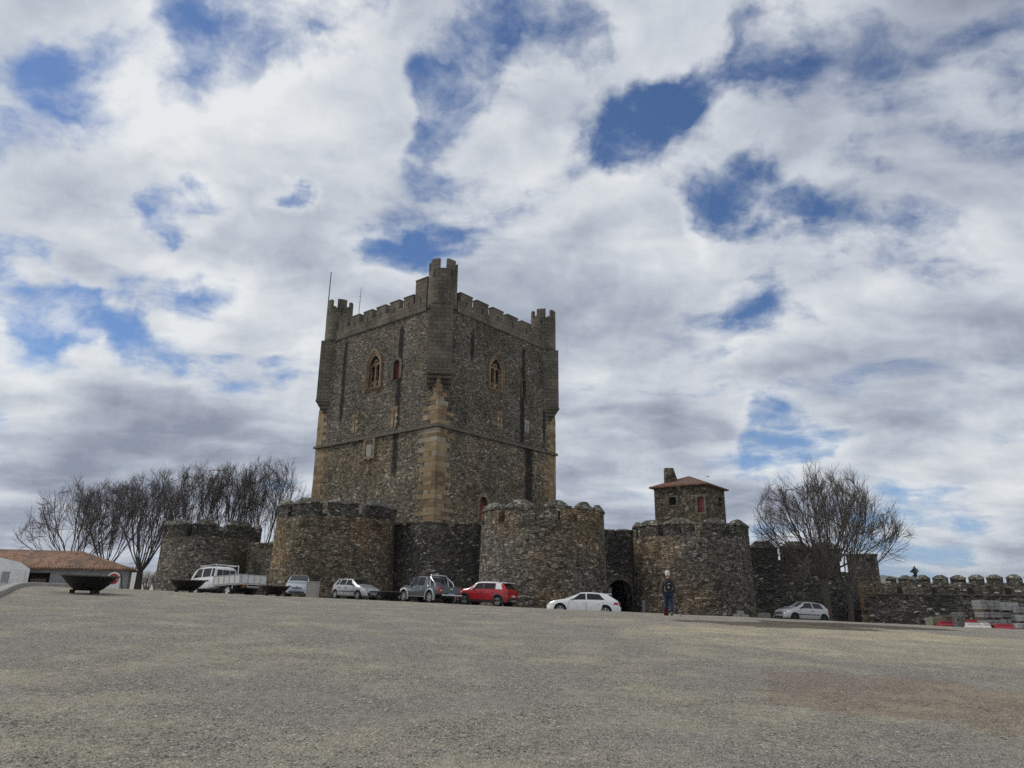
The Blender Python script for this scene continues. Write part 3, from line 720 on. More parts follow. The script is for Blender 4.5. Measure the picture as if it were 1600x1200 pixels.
m_lo = rubble('keep_base_rubble', [(0., (.06, .052, .04)), (.25, (.13, .112, .085)), (.55, (.19, .165, .122)), (.8, (.24, .205, .148)), (1., (.33, .29, .225))], 2.7, 6.0, streak=stk2, pale=.02, lichen=.35, warm=.25, tone=1.25)
def keep_box(z0, z1, m, mrg=0.):
    mb = MB(); a = [(-mrg, -mrg), (S + mrg, -mrg), (S + mrg, S + mrg), (-mrg, S + mrg)]
    lo = [mb.vert(K(*p, z0)) for p in a]; hi = [mb.vert(K(*p, z1)) for p in a]
    mb.face(lo); mb.face(hi)
    for i in range(4): mb.face((lo[i], lo[(i + 1) % 4], hi[(i + 1) % 4], hi[i]))
    return mb.build('wall', m, keep)
for mm_ in (m_lo,):                                                    # tan repair stone low on the left face
    t_ = NT(mm_.node_tree); bs = next(n for n in t_.n if n.type == 'BSDF_PRINCIPLED'); src = bs.inputs['Base Color'].links[0].from_socket
    uvs_ = t_.new('ShaderNodeSeparateXYZ', {0: t_.new('ShaderNodeUVMap', uv_map='UVMap').outputs[0]}); nz_ = t_.noise(t_.new('ShaderNodeUVMap', uv_map='UVMap').outputs[0], .8, 4, .65, 0, '2D')
    f_ = t_.m('MULTIPLY', t_.ss(uvs_.outputs[0], -5.5, -8.), t_.ss(t_.m('ADD', uvs_.outputs[1], t_.m('MULTIPLY', nz_, 5.)), 12.5, 9.5))
    t_.put(bs.inputs['Base Color'], t_.mix(t_.m('MULTIPLY', f_, .75), src, t_.mix(1., src, (2.0, 1.6, 1.05), 'MULTIPLY')))
w_lo = keep_box(ZB, ZSTR, m_lo); w_up = keep_box(ZSTR + .004, ZPAR, m_up)
def ring_course(name, z0, z1, out, m):
    mb = MB(); o_ = [(-out, -out), (S + out, -out), (S + out, S + out), (-out, S + out)]; i_ = [(.1, .1), (S - .1, .1), (S - .1, S - .1), (.1, S - .1)]
    rows = [[K(*p, z0 + .12) for p in i_], [K(*p, z0) for p in o_], [K(*p, z1 - .06) for p in o_], [K(*p, z1 + .06) for p in i_]]
    mb.grid([list(r) + [r[0]] for r in rows]); return mb.build(name, m, keep)
ring_course('string_course', ZSTR - .16, ZSTR + .16, .24, 'string')

def pointed(hw, zs, k=1.9, n=8):
    """pointed arch from right springing over the apex to the left"""
    r = hw * k; c = r - hw; am = math.acos(c / r); pr_ = [( -c + r * cos(am * i / n), zs + r * sin(am * i / n)) for i in range(n + 1)]
    return pr_ + [(-x, z) for x, z in pr_[-2::-1]]
def gothic(which, px0, px1, y_sill, y_apex, hood, wallobj):
    h0, zsill = on_face(px0, y_sill, which); h1, _ = on_face(px1, y_sill, which); hc = (h0 + h1) / 2; hw = abs(h1 - h0) / 2
    _, zap = on_face((px0 + px1) / 2, y_apex, which)
    k = 1.9; rise = hw * sqrt(2 * k - 1); zs = zap - rise
    sg = -1 if which == 'L' else 1
    def PT(x, z, d): return FP(which, hc + sg * x, z, d)
    out = [(hw, zsill)] + pointed(hw, zs, k) + [(-hw, zsill)]
    n_ = PT(0, 0, 0) - PT(0, 0, 1)
    cb = MB(); cb.prism([PT(x, z, .5) for x, z in out], n_ * 1.6); cut(wallobj, [to_local(cb, keep)])
    fr = MB()                                                          # stepped surround
    for (a_, b_, d0, d1) in ((.0, .16, -.32, .02), (.16, .34, -.1, .08), (.34, hood, -.02, .2)):
        oa = [(hw + a_ - .001, zsill)] + pointed(hw + a_, zs, k) + [(-hw - a_, zsill)]; ob = [(hw + b_, zsill)] + pointed(hw + b_, zs, k) + [(-hw - b_, zsill)]
        for i in range(len(oa) - 1): fr.prism([PT(*oa[i], d1), PT(*ob[i], d1), PT(*ob[i + 1], d1), PT(*oa[i + 1], d1)], n_ * (d1 - d0))
    w = fr.build('window', 'trim', keep)
    sl = MB(); e = hw + hood
    sl.prism([PT(-e, zsill - .05, .3), PT(-e, zsill + .0, .3), PT(-e, zsill + .18, -.35), PT(-e, zsill - .28, -.35), PT(-e, zsill - .28, .02)], PT(e, 0, 0) - PT(-e, 0, 0)); s_o = sl.build('sill', 'trim', keep); s_o.parent = w
    tr = MB(); dd = -.16; H = zs - zsill; zt_ = zsill + H * .33
    def bar(p, q, wd=.17):
        p = Vector((p[0], 0, p[1])); q = Vector((q[0], 0, q[1])); d = (q - p).normalized() * wd / 2; nn = Vector((-d.z, 0, d.x))
        tr.prism([PT(a.x, a.z, dd) for a in (p - nn, q - nn, q + nn, p + nn)], n_ * .16)
    bar((0, zsill), (0, zs + .25 * rise), .19); bar((-hw, zt_), (hw, zt_), .20); bar((-hw + .07, zsill), (-hw + .07, zs), .16); bar((hw - .07, zsill), (hw - .07, zs), .16); bar((-hw, zsill + .1), (hw, zsill + .1), .2)
    for sgn in (-1, 1):
        c = sgn * hw / 2; q = pointed(hw / 2, zs - .1, 1.4, 5); q = [(c + x, z) for x, z in q]
        for i in range(len(q) - 1): bar(q[i], q[i + 1], .17)
        q = [(c + hw * .33 * cos(2 * pi * i / 10), zsill + (zt_ - zsill) * .56 + (zt_ - zsill) * .42 * sin(2 * pi * i / 10)) for i in range(11)]
        for i in range(10): bar(q[i], q[i + 1], .2)
    q = [(hw * .27 * cos(2 * pi * i / 10), zs + rise * .46 + hw * .27 * sin(2 * pi * i / 10)) for i in range(11)]
    for i in range(10): bar(q[i], q[i + 1], .15)
    o = tr.build('tracery', 'trim', keep); o.parent = w
    pn = MB(); pn.prism([PT(x * 1.02, z, -.75) for x, z in out], n_ * .05); pn.build('pane', 'red_wood' if which == 'R' else 'void', keep).parent = w
    sh = MB(); sh.prism([PT(x, z, -.62) for x, z in ((-hw * .8, zt_ + .1), (-.12, zt_ + .1), (-.12, zs), (-hw * .8, zs))], n_ * .05); sh.prism([PT(x, z, -.62) for x, z in ((.12, zt_ + .1), (hw * .8, zt_ + .1), (hw * .8, zs), (.12, zs))], n_ * .05)
    sh.build('shutter', 'red_wood', keep).parent = w
gothic('L', 575, 591, 609, 556, .44, w_up)
gothic('R', 766.5, 782.5, 607, 561, .44, w_up)
def niche(which, px0, px1, y0, y1, m, wallobj, frame=.32, mat_='trim', name='niche'):
    h0, z0 = on_face(px0, y1, which); h1, _ = on_face(px1, y1, which); hc = (h0 + h1) / 2; hw = abs(h1 - h0) / 2; z1 = on_face((px0 + px1) / 2, y0, which)[1]
    zs = z1 - hw; sg = -1 if which == 'L' else 1
    def PT(x, z, d): return FP(which, hc + sg * x, z, d)
    out = [(hw, z0)] + arch_pts(hw, zs, 8) + [(-hw, z0)]; n_ = PT(0, 0, 0) - PT(0, 0, 1)
    cb = MB(); cb.prism([PT(x, z, .5) for x, z in out], n_ * 1.2); cut(wallobj, [to_local(cb, keep)])
    fr = MB(); ob = [(hw + frame, z0)] + arch_pts(hw + frame, zs, 8) + [(-hw - frame, z0)]
    for i in range(len(out) - 1): fr.prism([PT(*out[i], .06), PT(*ob[i], .06), PT(*ob[i + 1], .06), PT(*out[i + 1], .06)], n_ * .3)
    w = fr.build(name, mat_, keep)
    pn = MB(); pn.prism([PT(x, z, -.42) for x, z in out], n_ * .05); pn.build('door_panel', m, keep).parent = w
niche('L', 614, 623.5, 563, 594, 'red_wood', w_up, .34, 'ashlar')
niche('R', 815.5, 821.5, 594, 622, 'red_wood', w_up, .12, 'ashlar')
niche('R', 748.5, 761, 776, 812, 'red_wood', w_lo, .35)
def slit(which, px, y0, y1, w, fr_w, m):
    h, z1 = on_face(px, y0, which); _, z0 = on_face(px, y1, which)
    f = MB()
    n_ = FP(which, h, 0, 0) - FP(which, h, 0, 1)
    k = 5
    for i in range(k):
        a, b_ = z0 + (z1 - z0) * i / k, z0 + (z1 - z0) * (i + 1) / k - .015; e = fr_w * (1 if i % 2 else .72)
        for s0, s1 in ((-w / 2 - e, -w / 2), (w / 2, w / 2 + e)): f.prism([FP(which, h + x, z, .035) for x, z in ((s0, a), (s1, a), (s1, b_), (s0, b_))], n_ * .3)
    f.prism([FP(which, h + x, z, .04) for x, z in ((-w / 2 - fr_w, z1), (w / 2 + fr_w, z1), (w / 2 + fr_w, z1 + .4), (-w / 2 - fr_w, z1 + .4))], n_ * .3)
    o = f.build('arrow_slit', m, keep)
    v_ = MB(); v_.prism([FP(which, h + x, z, .006) for x, z in ((-w / 2, z0), (w / 2, z0), (w / 2, z1), (-w / 2, z1))], n_ * .2); v_.build('slit_opening', 'void', keep).parent = o
slit('L', 555.5, 652, 676, .14, .42, 'quoin'); slit('L', 616.5, 641, 667, .16, .45, 'quoin'); slit('R', 781, 648, 671, .12, .4, 'quoin'); slit('R', 823, 662, 676, .14, .35, 'granite')
# coat of arms under the string course
h0, z0 = on_face(568.5, 719, 'L'); h1, z1 = on_face(588, 684, 'L'); hm = (h0 + h1) / 2; hw = abs(h0 - h1) / 2
n_ = Rd
def LP(x, z, d): return FP('L', hm - x, z, d)
q = MB()
for x0, x1, a, b_ in ((-hw, -hw + .34, z0, z1), (hw - .34, hw, z0, z1), (-hw + .34, hw - .34, z0, z0 + .28), (-hw + .34, hw - .34, z1 - .2, z1)): q.prism([LP(x, z, .2) for x, z in ((x0, a), (x1, a), (x1, b_), (x0, b_))], n_ * .4)
ca = q.build('coat_of_arms', 'trim', keep)
q = MB(); q.prism([LP(x, z, .06) for x, z in ((-hw + .34, z0 + .28), (hw - .34, z0 + .28), (hw - .34, z1 - .2), (-hw + .34, z1 - .2))], n_ * .2); q.build('backing_slab', 'trim', keep).parent = ca
zm = (z0 + z1) / 2 - .3; sh_ = [(.42, zm + .75), (.42, zm - .2), (.3, zm - .65), (0, zm - .95), (-.3, zm - .65), (-.42, zm - .2), (-.42, zm + .75)]
q = MB(); q.prism([LP(x, z, .17) for x, z in sh_], n_ * .12); q.build('shield', 'granite', keep).parent = ca
q = MB()
for i in range(5): q.prism([LP(x, z, .22) for x, z in ((-.4 + .17 * i, zm + .95), (-.3 + .17 * i, zm + .95), (-.34 + .17 * i, zm + 1.3), (-.36 + .17 * i, zm + 1.3))], n_ * .12)
q.prism([LP(x, z, .2) for x, z in ((-.4, zm + .82), (.4, zm + .82), (.42, zm + .98), (-.42, zm + .98))], n_ * .12)
q.build('crown_relief', 'string', keep).parent = ca

# corner quoins, every block its own island
ZCOR = at(688, 578, KC.y - .3).z                                     # underside of the round bartizan bodies
def quoin(c0, d1, d2, w1, w2, za, zb_, tip=False):
    q = MB(); z = za; i = 0
    def L(p1, p2, zz): return c0 + d1 * p1 + d2 * p2 + Vector((0, 0, zz))
    while z < zb_ - .1:
        h = rnd.uniform(.36, .56); h = min(h, zb_ - z); e = .03 + rnd.uniform(0, .02)
        k = max(.05, min(1., (zb_ - z - h * .7) / 3.2)) if tip else 1.
        a = w1 * k * (1.15 if i % 2 else .75) * rnd.uniform(.85, 1.15); b_ = w2 * k * (.75 if i % 2 else 1.15) * rnd.uniform(.85, 1.15)
        ca_, cb_ = (a * .62, b_ * .30) if i % 2 else (a * .30, b_ * .62)
        if tip and k < .5: ca_, cb_ = a, b_
        q.prism([L(-e, -e, z), L(ca_, -e, z), L(ca_, .2, z), L(.2, .2, z) if ca_ > .2 and cb_ > .2 else L(ca_ * .9, cb_ * .9, z), L(.2, cb_, z), L(-e, cb_, z)] if ca_ > .2 and cb_ > .2 else [L(-e, -e, z), L(ca_, -e, z), L(-e, cb_, z)], Vector((0, 0, h - .015)))
        for wd, c_, al in ((a, ca_, True), (b_, cb_, False)):
            p0 = c_ + .015
            while p0 < wd - .2:
                p1 = min(wd, p0 + rnd.uniform(.45, .85)); e2 = e - .012 - rnd.uniform(0, .012)
                if wd - p1 < .2: p1 = wd
                f = [(p0, -e2), (p1, -e2), (p1, .2), (p0, .2)]
                q.prism([L(*p, z) if al else L(p[1], p[0], z) for p in f], Vector((0, 0, h - .015)))
                p0 = p1 + .015
        z += h; i += 1
    return q.build('quoin', 'quoin', keep)
cN, cL, cRt, cB = K(0, 0, 0), K(S, 0, 0), K(0, S, 0), K(S, S, 0)
quoin(cN, Ld, Rd, 2.2, 1.9, ZB, ZSTR - .2); quoin(cN, Ld, Rd, 1.7, 1.7, ZSTR + .2, ZCOR - .45, True)
quoin(cL, -Ld, Rd, 2.1, 1.5, ZB, ZSTR - .2); quoin(cL, -Ld, Rd, 1.5, 1.2, ZSTR + .2, ZCOR - 1.2)
quoin(cRt, Ld, -Rd, 1.5, 1.9, ZB, ZSTR - .2); quoin(cRt, Ld, -Rd, 1.2, 1.4, ZSTR + .2, ZCOR - 1.2)
# parapet with battlements
PT_H = 1.15
par = []
OUT = .14
def parapet(a, b_, side):
    ln = Line(a, b_); mb = MB(); th = .6
    o = [ln.pos(0, 0), ln.pos(ln.len, 0), ln.pos(ln.len, th), ln.pos(0, th)]
    lo = [mb.vert((p.x, p.y, ZPAR - .1)) for p in o]; hi = [mb.vert((p.x, p.y, ZPAR + PT_H)) for p in o]
    mb.face(lo); mb.face(hi)
    for i in range(4): mb.face((lo[i], lo[(i + 1) % 4], hi[(i + 1) % 4], hi[i]))
    mb.build('parapet', 'ashlar', keep); return ln
kl = lambda u, v: K(u, v, 0).xy
lnL = parapet(kl(S - 2.2, -OUT), kl(2.2, -OUT), 'L'); lnR = parapet(kl(-OUT, 2.2), kl(-OUT, S - 2.2), 'R')
parapet(kl(2.2, S + OUT), kl(S - 2.2, S + OUT), 'x'); parapet(kl(S + OUT, S - 2.2), kl(S + OUT, 2.2), 'x')
def sq_merlon(ln, s0, s1, h, th=.6):
    mb = MB(); o = [ln.pos(s0, 0), ln.pos(s1, 0), ln.pos(s1, th), ln.pos(s0, th)]
    rows = [[Vector((p.x, p.y, z)) for p in o] for z in (ZPAR + PT_H - .02, ZPAR + PT_H + h)]
    ids = mb.grid([r + [r[0]] for r in rows]); mb.face(ids[1][:4]); mb.face(ids[0][:4])
    m_ = mb.build('merlon', 'ashlar', keep)
    c = MB(); d = (s1 - s0) / 2; c.box(ln.pos((s0 + s1) / 2, th / 2) + Vector((0, 0, ZPAR + PT_H + h + .055)), (s1 - s0 + .1, th + .1, .11), atan2(ln.d.y, ln.d.x)); c.build('cap', 'string', keep).parent = m_
    if s1 - s0 > .9:
        v_ = MB(); v_.box(ln.pos((s0 + s1) / 2, .1) + Vector((0, 0, ZPAR + PT_H + .05)), (.13, .22, .62), atan2(ln.d.y, ln.d.x)); v_.build('loophole', 'void', keep).parent = m_
nM = 6; gapm = .72
for ln, skip in ((lnL, True), (lnR, False)):
    L_ = ln.len - (2.0 if skip else 0); w = (L_ - gapm * (nM - .5)) / nM
    for i in range(nM): sq_merlon(ln, .35 + i * (w + gapm), .35 + i * (w + gapm) + w, 1.0)
sq_merlon(lnL, lnL.len - 1.75, lnL.len, 2.5)
# roof deck and bartizans
q = MB(); q.poly([K(.4, .4, ZPAR + .03), K(S - .4, .4, ZPAR + .03), K(S - .4, S - .4, ZPAR + .03), K(.4, S - .4, ZPAR + .03)]); q.build('roof_deck', 'granite', keep)
ZLED = at(690, 476, KC.y - .1).z; ZCR = at(690, 421, KC.y + .3).z; ZTOP = at(690, 407, KC.y + .5).z
turrets_c = []
for c0, dg in ((cN, Ld + Rd), (cL, Rd - Ld), (cRt, Ld - Rd), (cB, -Ld - Rd)):
    dg = dg.normalized(); lo_c = c0 + dg * .85; up_c = c0 + dg * 1.39; a0 = atan2(-dg.y, -dg.x)
    z = ZCOR; ot = -dg; sd2 = Vector((-ot.y, ot.x, 0))
    def TB(o_, w_, zz): return c0 + ot * o_ + sd2 * w_ + Vector((0, 0, zz))
    def tbox(mb, o_, w_, za, zb2, back=-2.2):
        q4 = [(o_, -w_), (o_, w_), (back, w_), (back, -w_)]
        lo4 = [mb.vert(TB(*p_, za)) for p_ in q4]; hi4 = [mb.vert(TB(*p_, zb2)) for p_ in q4]
        mb.face(lo4); mb.face(hi4)
        for k in range(4): mb.face((lo4[k], lo4[(k + 1) % 4], hi4[(k + 1) % 4], hi4[k]))
    body = MB(); tbox(body, .27, 1.2, z, ZLED); tb = body.build('corner_turret', 'ashlar', keep)
    cr_ = MB()
    for k, (o_, w_) in enumerate(((.26, 1.2), (.0, 1.19), (-.28, 1.16), (-.56, 1.0))):
        zz = z - .22 - .40 * k
        tbox(cr_, o_ - .10, w_ - .10, zz - .2, zz + .21)
        cr_.tube([TB(-1.6, -w_ + .06, zz), TB(o_ - .06, -w_ + .06, zz), TB(o_ - .06, w_ - .06, zz), TB(-1.6, w_ - .06, zz)], .19, 8)
    cr_.build('corbel', 'ashlar', keep, smooth=50).parent = tb
    up = MB(); up.lathe([(1.40, ZLED + .02), (1.54, ZLED + .28), (1.52, ZLED + .4), (1.52, ZCR), (1.17, ZCR), (1.17, ZCR - 1.2), (.02, ZCR - 1.2)], (up_c.x, up_c.y, 0), 40)
    up.build('drum', 'ashlar', keep, smooth=35).parent = tb
    for i in range(5):
        s0 = a0 + radians(14 + 72 * i); s1 = s0 + radians(43); mb = MB(); rows = []; uvs = []
        for j in range(7):
            a = s0 + (s1 - s0) * j / 6; r = []; 
            for rr, zz in ((1.52, ZCR - .02), (1.52, ZTOP), (1.17, ZTOP), (1.17, ZCR - .02)): r.append(Vector((up_c.x + rr * cos(a), up_c.y + rr * sin(a), zz)))
            rows.append(r); uvs.append([(a * 1.5, ZCR), (a * 1.5, ZTOP), (a * 1.5, ZTOP + .35), (a * 1.5, ZTOP + 1)])
        ids = mb.grid(rows, uvs); mb.face(ids[0]); mb.face(ids[-1])
        for j in range(6): mb.face((ids[j][0], ids[j + 1][0], ids[j + 1][3], ids[j][3]))
        mb.build('merlon', 'ashlar', keep).parent = tb
        am = (s0 + s1) / 2; v_ = MB(); v_.box((up_c.x + 1.47 * cos(am), up_c.y + 1.47 * sin(am), ZCR - .55), (.12, .12, .8), am); v_.build('loophole', 'void', keep).parent = tb
    turrets_c.append(up_c)

# masts on the roof of the keep
q = MB(); p = turrets_c[1] + Vector((0, 0, 0)); pz = at(517, 427, p.y)
q.tube([(pz.x, p.y, ZCR - 1.2), (pz.x + .03, p.y, pz.z)], [.075, .05], 6); q.lathe([(.0, pz.z + .14), (.1, pz.z + .06), (.1, pz.z), (0, pz.z - .04)], (pz.x + .03, p.y, 0), 8)
o = q.build('flagpole', 'metal_pole'); tag(o, 'bare dark flagpole on the left corner turret of the keep', 'flagpole')
pz = at(564.5, 449, 80); q = MB(); q.tube([(pz.x - .12, 80, ZPAR + .03), (pz.x, 80, pz.z)], [.05, .025], 5)
for dz in (1.2, 1.9): q.tube([(pz.x - .3, 80, pz.z - dz), (pz.x + .22, 80, pz.z - dz)], .012, 4)
o = q.build('antenna', 'metal_pole'); tag(o, 'thin antenna rising behind the battlements of the keep', 'antenna')

# ------------------------------------------------------------------ stone house on the fourth tower
def house_walls(root, corners, z0, z1, m):
    mb = MB(); lo = [mb.vert((p.x, p.y, z0)) for p in corners]; hi = [mb.vert((p.x, p.y, z1)) for p in corners]
    mb.face(lo); mb.face(hi); n = len(corners)
    for i in range(n): mb.face((lo[i], lo[(i + 1) % n], hi[(i + 1) % n], hi[i]))
    return mb.build('wall', m, root)
hy = 58.6
hc = at(1105, 800, hy); hc.z = 0
a_ = radians(36); hl = Vector((-cos(a_), sin(a_), 0)); hr = Vector((sin(a_), cos(a_), 0)); LL, LR = 4.6, 4.35
ze = at(1105, 757, hy).z; zd = T4[2] - 1.25
hroot = empty('stone_house', (hc.x, hc.y, zd), 0, 'small square stone house with red door and hipped roof on top of the round tower', 'house')
def HP(u, v, z): return hc + hl * u + hr * v + Vector((0, 0, z))
hw_ = house_walls(hroot, [HP(0, 0, 0), HP(LL, 0, 0), HP(LL, LR, 0), HP(0, LR, 0)], zd, ze, 'rubble_house')
def hface(px, py):
    d = ray(px, py); k = (hc - EYE).dot(hr) / d.dot(hr); p = EYE + d * k; return (p - hc).dot(hl), p.z
def hface2(px, py):
    d = ray(px, py); k = (hc - EYE).dot(hl) / d.dot(hl); p = EYE + d * k; return (p - hc).dot(hr), p.z
def opening(px0, px1, y0, y1, name, m, side, lintel=True, depth=.3):
    f = hface if side == 'u' else hface2
    a, za = f(px0, y1); b_, _ = f(px1, y1); zb_ = f((px0 + px1) / 2, y0)[1]; a, b_ = min(a, b_), max(a, b_)
    n_ = hr if side == 'u' else hl
    def Q(s, z, d): return (HP(s, -d, z) if side == 'u' else HP(-d, s, z))
    cb = MB(); cb.prism([Q(s, z, .3) for s, z in ((a, za), (b_, za), (b_, zb_), (a, zb_))], n_ * (.3 + depth)); cut(hw_, [to_local(cb, hroot)])
    p = MB(); p.prism([Q(s, z, -depth + .02) for s, z in ((a - .02, za - .02), (b_ + .02, za - .02), (b_ + .02, zb_ + .02), (a - .02, zb_ + .02))], n_ * .05)
    o = p.build(name, m, hroot)
    if lintel:
        l = MB()
        for s0, s1, z0_, z1_ in ((a - .25, b_ + .25, zb_, zb_ + .2), (a - .15, b_ + .15, za - .14, za), (a - .16, a, za, zb_), (b_, b_ + .16, za, zb_)): l.prism([Q(s, z, .03) for s, z in ((s0, z0_), (s1, z0_), (s1, z1_), (s0, z1_))], n_ * .2)
        l.build('frame', 'ashlar', hroot).parent = o
opening(1046, 1057, 777, 789.5, 'window', 'void', 'u'); opening(1091, 1101, 776, 801, 'door', 'red_wood', 'u', True, .16); opening(1123, 1129, 778, 791, 'window', 'void', 'v', False)
def hip_roof(root, P, z, rise, ov, m, ridge=.0, thick=.12):
    """P(u,v,z) frame of size LL x LR"""
    mb = MB(); e = ov; o = [P(-e, -e, z), P(LL + e, -e, z), P(LL + e, LR + e, z), P(-e, LR + e, z)]
    r0 = P(LR / 2 + ridge, LR / 2, z + rise); r1 = P(LL - LR / 2 - ridge, LR / 2, z + rise)
    up = Vector((0, 0, thick)); u_ = [p + up for p in o]
    mb.poly([u_[0], u_[1], r1 + up, r0 + up]); mb.poly([u_[1], u_[2], r1 + up]); mb.poly([u_[2], u_[3], r0 + up, r1 + up]); mb.poly([u_[3], u_[0], r0 + up])
    for i in range(4): mb.poly([o[i], o[(i + 1) % 4], u_[(i + 1) % 4], u_[i]])
    mb.poly(o[::-1]); return mb.build('roof', m, root)
rf = hip_roof(hroot, HP, ze - .02, 1.05, .32, 'tile_old')
ch = at(1047, 756, hy + 3.0); czt = at(1047, 732, hy + 3.0).z
q = MB(); ct = .95; q.v = []
cx, cy = ch.x, ch.y
lo = [q.vert((cx + d[0], cy + d[1], ze + .1)) for d in ((-.42, -.4), (.75, -.4), (.75, .5), (-.42, .5))]; hi = [q.vert((cx + d[0], cy + d[1], czt)) for d in ((-.42, -.3), (.28, -.3), (.28, .35), (-.42, .35))]
q.face(lo); q.face(hi)
for i in range(4): q.face((lo[i], lo[(i + 1) % 4], hi[(i + 1) % 4], hi[i]))
q.build('chimney', 'rubble_house', hroot).parent = rf

# ------------------------------------------------------------------ left: tiled house, white annex, street, kerb
Yh = 68.; HO = Vector((xat(197, Yh), Yh, 0)); ha = radians(20); e1 = Vector((-cos(ha), -sin(ha), 0)); e2 = Vector((-sin(ha) * 1.3, cos(ha), 0)).normalized(); HL, HD = 30., 7.5
zev = at(200, 891, Yh).z; zrd = zev + 1.62; zg_ = gz(-30, 66) - 1.5
def HW(u_, d_, z): return HO + e1 * u_ + e2 * d_ + Vector((0, 0, z))
def hu(px, py=890):
    r_ = ray(px, py); k = r_.x / r_.y; return (HO.x - k * HO.y) / (k * e1.y - e1.x)
th_ = empty('tiled_house', (HO.x, HO.y, zg_ + 1.5), 0, 'long low house with pale walls and a terracotta tiled roof behind the bare trees', 'house')
hw2 = house_walls(th_, [HW(0, 0, 0), HW(HL, 0, 0), HW(HL, HD, 0), HW(0, HD, 0)], zg_, zev, 'render_grey')
d1, d0 = hu(80), hu(44); zt = zev - .35
cb = MB(); cb.prism([HW(d0, -.5, z) if k else HW(d1, -.5, z) for k, z in ((0, zg_ + 1), (1, zg_ + 1), (1, zt), (0, zt))], e2 * 1.2); cut(hw2, [to_local(cb, th_)])
q = MB(); q.prism([HW(u_, .62, z) for u_, z in ((d0, zg_ + 1), (d1, zg_ + 1), (d1, zt), (d0, zt))], e2 * .05); o = q.build('door', 'void', th_)
q = MB(); q.prism([HW(u_, .3, z) for u_, z in ((d1 + .3, zg_ + 1), (d1 + 1.5, zg_ + 1), (d1 + 1.5, zt - .5), (d1 + .3, zt - .5))], e2 * .06); q.build('door_leaf', 'wood', th_).parent = o
ov = .5; A0, A1, B1_, B0 = HW(HL + ov, -ov, zev - .05), HW(-ov, -ov, zev - .05), HW(-ov, HD + ov, zev - .05), HW(HL + ov, HD + ov, zev - .05)
r0_, r1_ = HW(HL + ov, HD / 2, zrd), HW(4.4, HD / 2, zrd); up = Vector((0, 0, .14)); q = MB()
q.poly([A0 + up, A1 + up, r1_ + up, r0_ + up]); q.poly([A1 + up, B1_ + up, r1_ + up]); q.poly([B1_ + up, B0 + up, r0_ + up, r1_ + up]); q.poly([A0, A1, A1 + up, A0 + up]); q.poly([A1, B1_, B1_ + up, A1 + up]); q.poly([A0, B0, B1_, A1]); q.poly([A0 + up, r0_ + up, B0 + up, B0, A0])
rf2 = q.build('roof', 'tile', th_)
q = MB(); u_ = -ov
while u_ < HL + ov:
    q.tube([HW(u_, -ov - .06, zev + .03), HW(u_, -ov + .5, zev + .03 + .5 * (zrd - zev) / (HD / 2))], .09, 6); u_ += .27
q.build('eave_tiles', 'tile', th_).parent = rf2
Ya = 60.
xa0, xa1 = xat(-90, Ya), xat(40, Ya); za_ = at(20, 893, Ya).z
an = empty('white_annex', ((xa0 + xa1) / 2, Ya + 2, zg_ + 1.5), 0, 'white rendered annex with a pale gate at the left edge beside the tiled house', 'annex')
kb = (Ya + 4.5) / Ya * 1.02; xb0, xb1 = xa0 * kb, xa1 * kb
wa = house_walls(an, [Vector((xa0, Ya, 0)), Vector((xa1, Ya, 0)), Vector((xb1, Ya + 4.5, 0)), Vector((xb0, Ya + 4.5, 0))], zg_, za_, 'render_white')
gA, gB, gC = at(0, 871, Ya).z, at(24, 879, Ya).z, at(40, 889, Ya).z; xm = xat(24, Ya); q = MB()
lo = [q.vert(p) for p in ((xa0, Ya, za_), (xa1, Ya, za_), (xb1, Ya + 4.5, za_), (xb0, Ya + 4.5, za_))]; hi = [q.vert(p) for p in ((xa0, Ya, gA + .9), (xm, Ya, gB), (xa1, Ya, gC), (xb1, Ya + 4.5, gC), (xm * kb, Ya + 4.5, gB), (xb0, Ya + 4.5, gA + .9))]
q.face(lo); q.face((hi[0], hi[1], hi[4], hi[5])); q.face((hi[1], hi[2], hi[3], hi[4])); q.face((lo[0], lo[1], hi[2], hi[1], hi[0])); q.face((lo[1], lo[2], hi[3], hi[2])); q.face((lo[2], lo[3], hi[5], hi[4], hi[3])); q.face((lo[3], lo[0], hi[0], hi[5])); q.build('gable', 'render_white', an)
q = MB(); x0, x1 = xat(11, Ya), xat(34, Ya); zt = at(20, 890, Ya).z; q.box(((x0 + x1) / 2, Ya - .06, (zt + zg_) / 2), (x1 - x0, .08, zt - zg_)); q.build('gate', 'sign_white', an)
q = MB(); x0, x1 = xat(-2, Ya), xat(9, Ya); zt = at(5, 893, Ya).z; q.box(((x0 + x1) / 2, Ya - .03, (zt + zg_) / 2), (x1 - x0, .08, zt - zg_)); q.build('door', 'render_grey', an)

kp = [Vector((xat(-150, 15.0), 15.0, 0)), Vector((xat(-62, 18.5), 18.5, 0)), Vector((xat(0, 23), 23., 0)), Vector((xat(20, 27), 27., 0)), Vector((xat(34, 30.5), 30.5, 0)), Vector((xat(46, 32.4), 32.4, 0)), Vector((xat(62, 33.4), 33.4, 0)), Vector((xat(110, 34.6), 34.6, 0)), Vector((xat(160, 36), 36., 0))]
def smooth_path(p, n=6):
    out = []
    for i in range(len(p) - 1):
        a, b_, c_, d_ = p[max(0, i - 1)], p[i], p[i + 1], p[min(len(p) - 1, i + 2)]
        for k in range(n):
            t_ = k / n; out.append(.5 * ((2 * b_) + (c_ - a) * t_ + (2 * a - 5 * b_ + 4 * c_ - d_) * t_ ** 2 + (3 * b_ - a - 3 * c_ + d_) * t_ ** 3))
    return out + [p[-1]]
ks = smooth_path(kp); q = MB(); 
